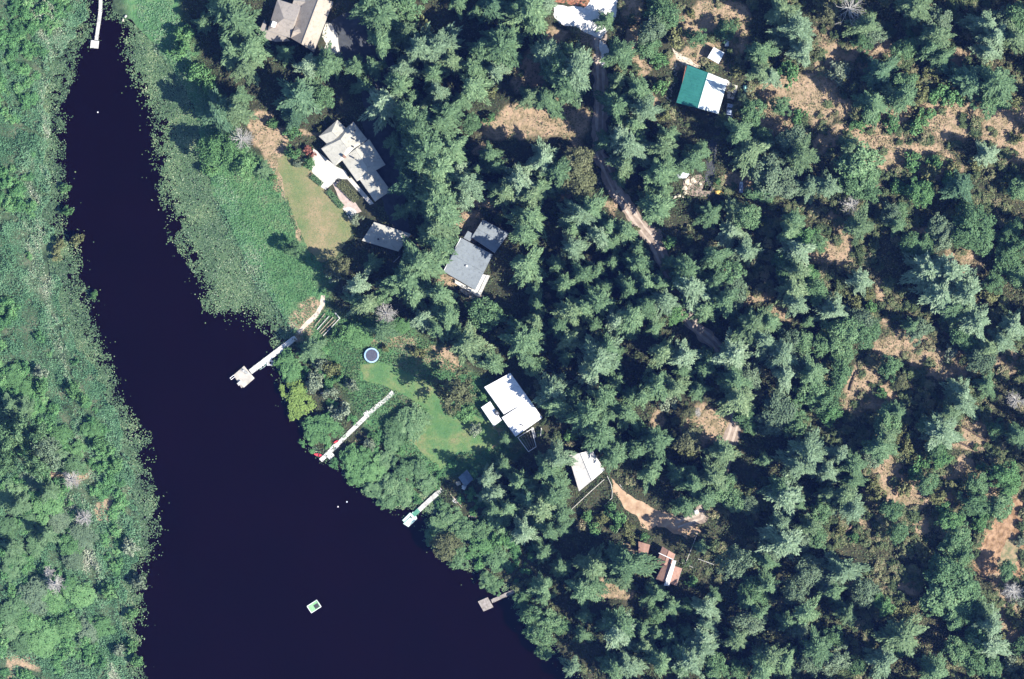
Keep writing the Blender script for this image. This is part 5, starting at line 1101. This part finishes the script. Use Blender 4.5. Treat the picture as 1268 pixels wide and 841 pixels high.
for i, p in enumerate(indiv):
    k = KIND[p[3]]; x, y = P(p[0], p[1]); r = p[2] * S; lab = LABEL[id(p)]; g = random.Random(int(p[0] * 13 + p[1] * 7))
    z = -.15 if in_water(x, y) else LAND
    f = 1 - .6 * (r * 3) / CAMH; x *= f; y *= f
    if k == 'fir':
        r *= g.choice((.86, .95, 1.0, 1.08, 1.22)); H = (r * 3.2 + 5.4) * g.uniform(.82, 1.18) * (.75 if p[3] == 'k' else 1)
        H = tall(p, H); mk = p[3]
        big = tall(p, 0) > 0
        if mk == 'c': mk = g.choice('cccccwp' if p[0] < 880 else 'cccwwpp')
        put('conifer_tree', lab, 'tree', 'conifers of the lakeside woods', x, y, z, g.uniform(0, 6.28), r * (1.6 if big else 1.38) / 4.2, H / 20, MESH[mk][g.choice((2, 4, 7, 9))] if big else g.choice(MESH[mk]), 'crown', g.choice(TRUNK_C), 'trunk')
    elif k == 'broad':
        H = (r * 1.9 + 2.6) * g.uniform(.85, 1.15)
        if p[3] == 'o' and abs(p[0] - 562) < 6 and abs(p[1] - 483) < 6: H = 17.0
        if p[0] < 200: H *= .30 if p[0] > 60 else .8
        if 60 < p[0] < 200: r *= .86
        elif p[0] < 650 and p[1] > 400 and p[3] != 'o': H *= .34 if p[0] < 560 else .5
        if 380 < p[0] < 570 and p[1] > 540: r *= .84
        if p[0] < 62 and 515 < p[1] < 575: H = 20.0; r *= 1.3
        H = tall(p, H) if p[0] > 880 else H
        put('broadleaf_tree', lab, 'tree', 'broadleaf trees among the woods and along the banks', x, y, z, g.uniform(0, 6.28), r * 1.16 / 4.0, H / 10, g.choice(MESH[p[3]]), 'crown', g.choice(TRUNK_D), 'trunk')
    elif k == 'shrub':
        put('shrub', lab, 'shrub', 'shrubs of the clearings and banks', x, y, z, g.uniform(0, 6.28), r / 2.0, r * .62 * g.uniform(.8, 1.2) + .25, g.choice(MESH[p[3]]), 'foliage', g.choice(TRUNK_S), 'stem')
    else: dead_tree(p, lab)

# ------------------------------------------------------------------ countless growth: merged sheets of leaves
def merge(name, arrs, mat):
    vs = []; ids = []; ts = []; o = 0
    for v, t in arrs: vs.append(v); ts.append(t)
    v = np.concatenate(vs); me = mesh_np(name, v, 4, np.arange(len(v)), M[mat], np.concatenate(ts)); return me
def xf(arr, x, y, z, rz, sx, sz):
    v = arr[0]; c_, s_ = math.cos(rz), math.sin(rz)
    return np.stack([x + (v[:, 0] * c_ - v[:, 1] * s_) * sx, y + (v[:, 0] * s_ + v[:, 1] * c_) * sx, z + v[:, 2] * sz], 1), arr[2]

if SMALL:
    a_ = []
    for p in SMALL:
        x, y = P(p[0], p[1]); r = p[2] * S; g = random.Random(int(p[0] * 13 + p[1])); a_.append(xf(g.choice(CON_A), x, y, LAND, g.uniform(0, 6), r * 1.35 / 4.2, (r * 2.6 + 4.5) * (.8 if p[3] == 'k' else 1) / 20))
    tag(obj('small_conifers', merge('small_conifers', a_, 'fir')), 'small dark conifers filling the gaps between larger firs', 'trees', kind='stuff')
# the wood carries on outside the picture
a_ = []; g = random.Random(77)
for px_ in range(560, 1480, 34):
    for py_ in list(range(-150, -14, 34)) + list(range(866, 1010, 34)):
        x, y = P(px_ + g.uniform(-12, 12), py_ + g.uniform(-12, 12)); a_.append(xf(g.choice(CON_A), x, y, LAND, g.uniform(0, 6), g.uniform(.8, 1.1), g.uniform(.7, 1.05))) if not (py_ < 0 and (690 < px_ < 790)) and not (py_ > 800 and px_ < 740) else None
for py_ in range(-10, 860, 36):
    for px_ in range(1290, 1480, 36):
        if 590 < py_ < 730 and px_ < 1330: continue
        x, y = P(px_ + g.uniform(-12, 12), py_ + g.uniform(-12, 12)); a_.append(xf(g.choice(CON_A), x, y, LAND, g.uniform(0, 6), g.uniform(.75, 1.05), g.uniform(.6, .95)))
tag(obj('woodland', merge('woodland', a_, 'fir')), 'dense conifer wood carrying on beyond the right and lower edges', 'woodland', kind='stuff')

SHEETS = [[P(*q) for q in pl] for pl in (LAWN1, LAWN2)]
ROADW = [P(*q) for q in ROAD]
HARD = [[P(*q) for q in pl] for pl in (
    [(406, 28), (432, 16), (470, 30), (490, 80), (484, 140), (470, 156), (450, 130), (444, 96), (422, 78), (404, 62)], [(446, 150), (470, 150), (496, 160), (506, 200), (500, 240), (508, 290), (490, 286), (478, 262), (470, 230)],
    [(684, 4), (722, 9), (742, -6), (764, -40), (764, 14), (756, 34), (744, 50), (728, 40), (706, 33), (692, 28)], [(384, 184), (386, 216), (400, 236), (424, 258), (448, 280), (465, 254), (433, 216), (400, 190)],
    [(756, 590), (776, 612), (812, 630), (846, 650), (842, 662), (804, 656), (770, 624)], [(1246, 626), (1216, 664), (1206, 690), (1218, 714), (1262, 712), (1268, 614)])]
def scatter(n, x0, x1, y0, y1, dens, seed):
    g = np.random.default_rng(seed); x = g.uniform(x0, x1, n); y = g.uniform(y0, y1, n); k = g.random(n) < dens(x, y); return x[k], y[k]
def land_ok(x, y):
    ok = ~inpoly(x, y, W_POND)
    for s_ in SHEETS + HARD: ok &= ~inpoly(x, y, s_)
    for s_ in BUILT: ok &= sdist(x, y, s_) > .4
    ok &= distpoly(x, y, ROADW, False) > 2.2
    ok &= distpoly(x, y, [P(*q) for q in ((369, 412), (380, 401), (392, 390), (399, 378), (400, 366))], False) > .7
    return ok
def leafstuff(name, label, cat, x, y, z, L, W, pitch, tint, mat, seed):
    g = np.random.default_rng(seed); n = len(x); az = g.uniform(0, 6.28, n); pt = g.normal(pitch[0], pitch[1], n)
    d = np.stack([np.cos(az) * np.cos(pt), np.sin(az) * np.cos(pt), np.sin(pt)], 1)
    v, ids, t = leaf_quads(np.stack([x, y, z], 1), d, L * g.uniform(.7, 1.4, n), W * g.uniform(.7, 1.4, n), g.normal(0, .5, n), np.clip(tint, 0, 1))
    return tag(obj(name, mesh_np(name, v, 4, ids, M[mat], t)), label, cat, kind='stuff')

M['under'] = leafmat('undergrowth', [(0.0, (.036, .062, .030)), (.35, (.070, .105, .050)), (.6, (.13, .145, .070)), (.8, (.24, .19, .11)), (1.0, (.36, .27, .17))], .0)
M['meadow'] = leafmat('meadow_grass', [(0.0, (.056, .112, .050)), (.4, (.088, .192, .080)), (.65, (.140, .255, .108)), (.82, (.17, .185, .12)), (1.0, (.25, .24, .15))], .0)
M['marsh'] = leafmat('marsh_plants', [(0.0, (.050, .115, .060)), (.3, (.090, .195, .098)), (.55, (.150, .265, .145)), (.75, (.26, .31, .20)), (1.0, (.40, .41, .31))], .0)
M['brush'] = leafmat('marsh_brush', [(0.0, (.050, .118, .052)), (.4, (.090, .212, .080)), (.7, (.145, .30, .108)), (1.0, (.26, .36, .18))], .0)
M['pads'] = leafmat('lily_pads', [(0.0, (.032, .068, .032)), (.4, (.066, .125, .055)), (.75, (.115, .185, .078)), (1.0, (.28, .31, .17))], .0, .5, .4)

XR, YT, YB = P(1300, 0)[0], P(0, -24)[1], P(0, 866)[1]
# undergrowth in the woods, thin on the bare clearings
x, y = scatter(420000, P(225, 0)[0], XR, YB, YT, lambda x, y: (.30 + .9 * np.clip((fbm(x, y, 4, 41) - .42) * 3, 0, 1)) * (1 - .6 * blobs(x, y, DRY)) * (1 + .4 * (x > P(880, 0)[0])), 1)
k = land_ok(x, y) & ~inpoly(x, y, [P(*q) for q in MEADOW_R]); x, y = x[k], y[k]
tn = .16 + .10 * np.clip((x - P(880, 0)[0]) / 20, 0, 1) + .35 * fbm(x, y, 14, 51) + rng.normal(0, .13, len(x)) + .28 * np.clip((x - P(880, 0)[0]) / 60, 0, 1) * fbm(x, y, 9, 61) + .45 * blobs(x, y, DRY) * fbm(x, y, 3.3, 63) + .1 * (fbm(x, y, 2.5, 62) - .5)
hz = np.clip((fbm(x, y, 3, 71) - .38) * 3, 0, 1)
leafstuff('undergrowth', 'low mixed undergrowth, dry grass and brush on the woodland floor', 'undergrowth', x, y, LAND + rng.uniform(.04, 1, len(x)) * (.12 + 1.0 * hz), .50, .26, (.25, .45), tn, 'under', 2)
g = random.Random(91); a_ = []
for i in range(8500):
    u = g.uniform(610, 1290); v_ = g.uniform(-10, 860); x, y = P(u, v_); X = np.array([x]); Y = np.array([y])
    if g.random() > (.9 if u > 880 else .14) or fbm(X, Y, 9, 92)[0] < .42 or not land_ok(X, Y)[0]: continue
    if g.random() < .8 * blobs(X, Y, DRY)[0]: continue
    rr = g.uniform(.28, .95) * (1.2 if g.random() < .2 else 1); xv, tt = xf(g.choice(SHR_A), x, y, LAND - .05, g.uniform(0, 6), rr, rr * g.uniform(.7, 1.2)); a_.append((xv, np.clip(tt * .55 + g.uniform(-.1, .5), 0, 1)))
M['clear_brush'] = leafmat('clearing_brush', [(0.0, (.055, .085, .040)), (.35, (.10, .145, .066)), (.6, (.17, .195, .095)), (.8, (.26, .235, .135)), (1.0, (.36, .29, .19))], .0)
tag(obj('brush', merge('brush', a_, 'clear_brush')), 'low green and yellowish brush between the trees and on dry clearings', 'brush', kind='stuff')
g = random.Random(93); a_ = []
for i in range(900):
    u = g.uniform(340, 660); v_ = g.uniform(420, 790); x, y = P(u, v_); X = np.array([x]); Y = np.array([y])
    e_ = distpoly(X, Y, [P(*q) for q in SHORE_R], False)[0]
    if e_ > 13 or (in_water(x, y) and e_ > 2.5) or min(float(distpoly(np.array([u]), np.array([v_]), L_, False)[0]) for L_ in DOCKLINES) < 6 or inpoly(X, Y, SHEETS[1])[0]: continue
    rr = g.uniform(.3, .9); xv, tt = xf(g.choice(SHR_A), x, y, .1, g.uniform(0, 6), rr, rr * g.uniform(.6, 1.0)); a_.append((xv, np.clip(tt * .6 + g.uniform(-.1, .3), 0, 1)))
tag(obj('shore_brush', merge('shore_brush', a_, 'brush')), 'low mottled brush along the right shore between the docks', 'brush', kind='stuff')
# right wet meadow and lawn surrounds
MW = [P(*q) for q in MEADOW_R]; MW2 = [P(*q) for q in MEADOW2]
x, y = scatter(330000, P(170, 0)[0], P(650, 0)[0], P(0, 600)[1], YT, lambda x, y: ((sdist(x, y, MW) < (fbm(x, y, 4, 144) - .4) * 7) | inpoly(x, y, MW2)) * (.35 + .65 * fbm(x, y, 2.5, 42)), 3)
k = land_ok(x, y) | ((sdist(x, y, W_POND) > -4) & (x < P(345, 0)[0])); x, y = x[k], y[k]
tn = .02 + .75 * fbm(x, y, 9, 52) + rng.normal(0, .10, len(x)) + .45 * np.clip((fbm(x + y * .6, y * .4, 16, 53) - .5) * 4, 0, 1) * fbm(x, y, 3, 153)
nrt = y + .6 * (x - P(250, 0)[0]) + (fbm(x, y, 8, 154) - .5) * 14 > P(0, 165)[1]
dsh = distpoly(x, y, [P(*q) for q in SHORE_R], False)
nrt |= dsh < 12 * (fbm(x, y, 6, 158) - .22) + rng.normal(0, 1.0, len(x))
leafstuff('sedge', 'dull green sedge along the upper right bank of the inlet', 'sedge', x[nrt], y[nrt], LAND + rng.uniform(.02, .5, nrt.sum()), .5, .17, (.45, .4), .12 + .75 * fbm(x[nrt], y[nrt], 4, 155) + rng.normal(0, .12, nrt.sum()), 'marsh', 44)
x, y, tn = x[~nrt], y[~nrt], tn[~nrt]
leafstuff('meadow_grass', 'long bright green wet meadow grass between the pads and the lawn', 'grass', x, y, LAND + rng.uniform(.02, .45, len(x)) * (.4 + fbm(x, y, 3, 54)), .55, .16, (.5, .35), tn, 'meadow', 4)
# mown turf gets a thin nap so its edge is not a cut-out
x, y = scatter(130000, P(335, 0)[0], P(640, 0)[0], P(0, 595)[1], P(0, 180)[1], lambda x, y: ((sdist(x, y, SHEETS[0]) < 1.0) & (sdist(x, y, SHEETS[0]) > -6) | (sdist(x, y, SHEETS[1]) < 1.0)) * (.25 + .5 * fbm(x, y, 2, 45)), 5)
ok = np.ones(len(x), bool)
for s_ in HARD[3:4] + BUILT: ok &= sdist(x, y, s_) > .2
x, y = x[ok], y[ok]
leafstuff('lawn_grass', 'short mown grass of the two lawns', 'grass', x, y, LAND + .03 + rng.uniform(0, .06, len(x)), .22, .09, (.4, .3), .15 + .7 * fbm(x, y, 5, 55) + rng.normal(0, .1, len(x)), 'meadow', 6)
# marsh on the left bank
LW = [P(*q) for q in SHORE_L]; left_poly = [P(-60, -60)] + LW + [P(-60, 930)]
x, y = scatter(620000, P(-40, 0)[0], P(175, 0)[0], YB, YT, lambda x, y: (sdist(x, y, left_poly) < (fbm(x, y, 5, 143) - .35) * 9) * (.15 + .85 * np.clip((fbm(x, y, 2.6, 43) - .34) * 3.2, 0, 1)) * (1 - .8 * blobs(x, y, DRY)) * np.clip((np.abs(fbm(x + .5 * y, y * .8, 13, 243) - .5) - .012) * 30, .08, 1), 7)
u = (x - P(0, 0)[0]) / S; vv = (420.5 - y / S)
reed = np.exp(-((u - (52 + 10 * np.sin(vv / 60.0) + np.clip((vv - 330) * .18, 0, 80))) / 16) ** 2)
strk = fbm(x * 1.0 + y * .45, y * .35 - x * .15, 3.2, 56)
tn = -.10 + .45 * fbm(x, y, 8, 57) + .38 * fbm(x, y, 24, 257) + .60 * reed * np.clip((strk - .3) * 2.2, 0, 1) + rng.normal(0, .10, len(x)) + .2 * (strk - .5)
hm = np.clip((fbm(x * .9 + y * .3, y * .8, 3.6, 58) - .36) * 2.6, 0, 1)
leafstuff('marsh_plants', 'reeds, sedge and marsh plants covering the left bank', 'marsh plants', x, y, .2 + rng.uniform(.05, 1, len(x)) * (.2 + 1.5 * hm), .6, .2, (.45, .45), tn, 'marsh', 8)
# low hummocky brush on the left bank
g = random.Random(31); a_ = []
for i in range(2600):
    u = g.uniform(-30, 190); v_ = g.uniform(-20, 860); x, y = P(u, v_)
    if not inpoly(np.array([x]), np.array([y]), left_poly)[0]: continue
    f_ = fbm(np.array([x + .5 * y]), np.array([y * .8]), 11, 59)[0]; e_ = distpoly(np.array([x]), np.array([y]), LW, False)[0]
    if blobs(np.array([x]), np.array([y]), DRY)[0] > .4 or f_ < (.47 if v_ < 400 else .40) or e_ < 2 or (abs(u - 55 - max(0, (v_ - 330) * .18)) < 12 and f_ < .6): continue
    rr = g.uniform(.5, 1.35); arr = g.choice(SHR_A); xv, tt = xf(arr, x, y, .2, g.uniform(0, 6), rr * .75, rr * g.uniform(.5, 1.0)); a_.append((xv, np.clip(tt * .6 + g.uniform(-.1, .45), 0, 1)))
tag(obj('marsh_brush', merge('marsh_brush', a_, 'brush')), 'low hummocks of bright green brush across the left bank', 'brush', kind='stuff')
# lily pads: thick by the banks, thinning out to open water
def pads(name, label, x, y, r, tint, seed):
    g = np.random.default_rng(seed); n = len(x); k = 5; a = (np.arange(k) / k * 6.2832)[None, :] + g.uniform(0, 1, n)[:, None]
    rr = r[:, None]; lift = (g.random(n) < .5) * g.uniform(0, .12, n)
    tx = g.normal(0, .22, n)[:, None]; ty = g.normal(0, .22, n)[:, None]; cx_, cy_ = np.cos(a) * rr, np.sin(a) * rr
    v = np.stack([x[:, None] + cx_, y[:, None] + cy_, np.maximum(.03 + lift[:, None] + (cx_ * tx + cy_ * ty) + .0 * rr, .012)], -1).reshape(-1, 3)
    return tag(obj(name, mesh_np(name, v, k, np.arange(n * k), M['pads'], np.repeat(np.clip(tint, 0, 1), k))), label, 'lily pads', kind='stuff')
def pad_dens(x, y):
    d_open = sdist(x, y, W_OPEN)      # >0 inside the pad belt, <0 on open water
    nz = fbm(x, y, 4.5, 46); nz2 = fbm(x, y, 1.6, 47)
    inner = np.clip(.08 + d_open * .20 + (nz - .5) * 1.7, 0, 1) * np.clip((nz2 - .27) * 2.4 + np.clip(d_open - 3, 0, 9) * .16, 0, 1)
    outer = np.clip((nz2 - .52) * .8, 0, .10) * np.exp(np.minimum(d_open, 0) / .8)
    return np.where(d_open > 0, np.maximum(inner, outer), outer) * inpoly(x, y, W_POND)
for nm, lb, xa, xb, sd_ in (('lily_pads', 'floating lily pads along the left bank', P(30, 0)[0], P(230, 0)[0], 9),):
    x, y = scatter(1500000, P(30, 0)[0], P(800, 0)[0], YB, YT, pad_dens, sd_)
    left = x < np.interp(y, [YB, P(0, 600)[1], P(0, 390)[1], P(0, 200)[1], P(0, 30)[1], YT], [P(400, 0)[0], P(330, 0)[0], P(185, 0)[0], P(135, 0)[0], P(132, 0)[0], P(128, 0)[0]])
    tn = .02 + .75 * fbm(x, y, 5, 66) + rng.normal(0, .2, len(x)); r_ = rng.uniform(.07, .20, len(x)) * (1 + .3 * (rng.random(len(x)) < .05))
    pads('lily_pads', 'floating lily pads and emergent leaves along the left bank', x[left], y[left], r_[left], tn[left], 10)
    pads('lily_pads', 'floating lily pads and emergent leaves along the right bank', x[~left], y[~left], r_[~left], tn[~left] + .04, 11)
print('objects', len(bpy.data.objects))
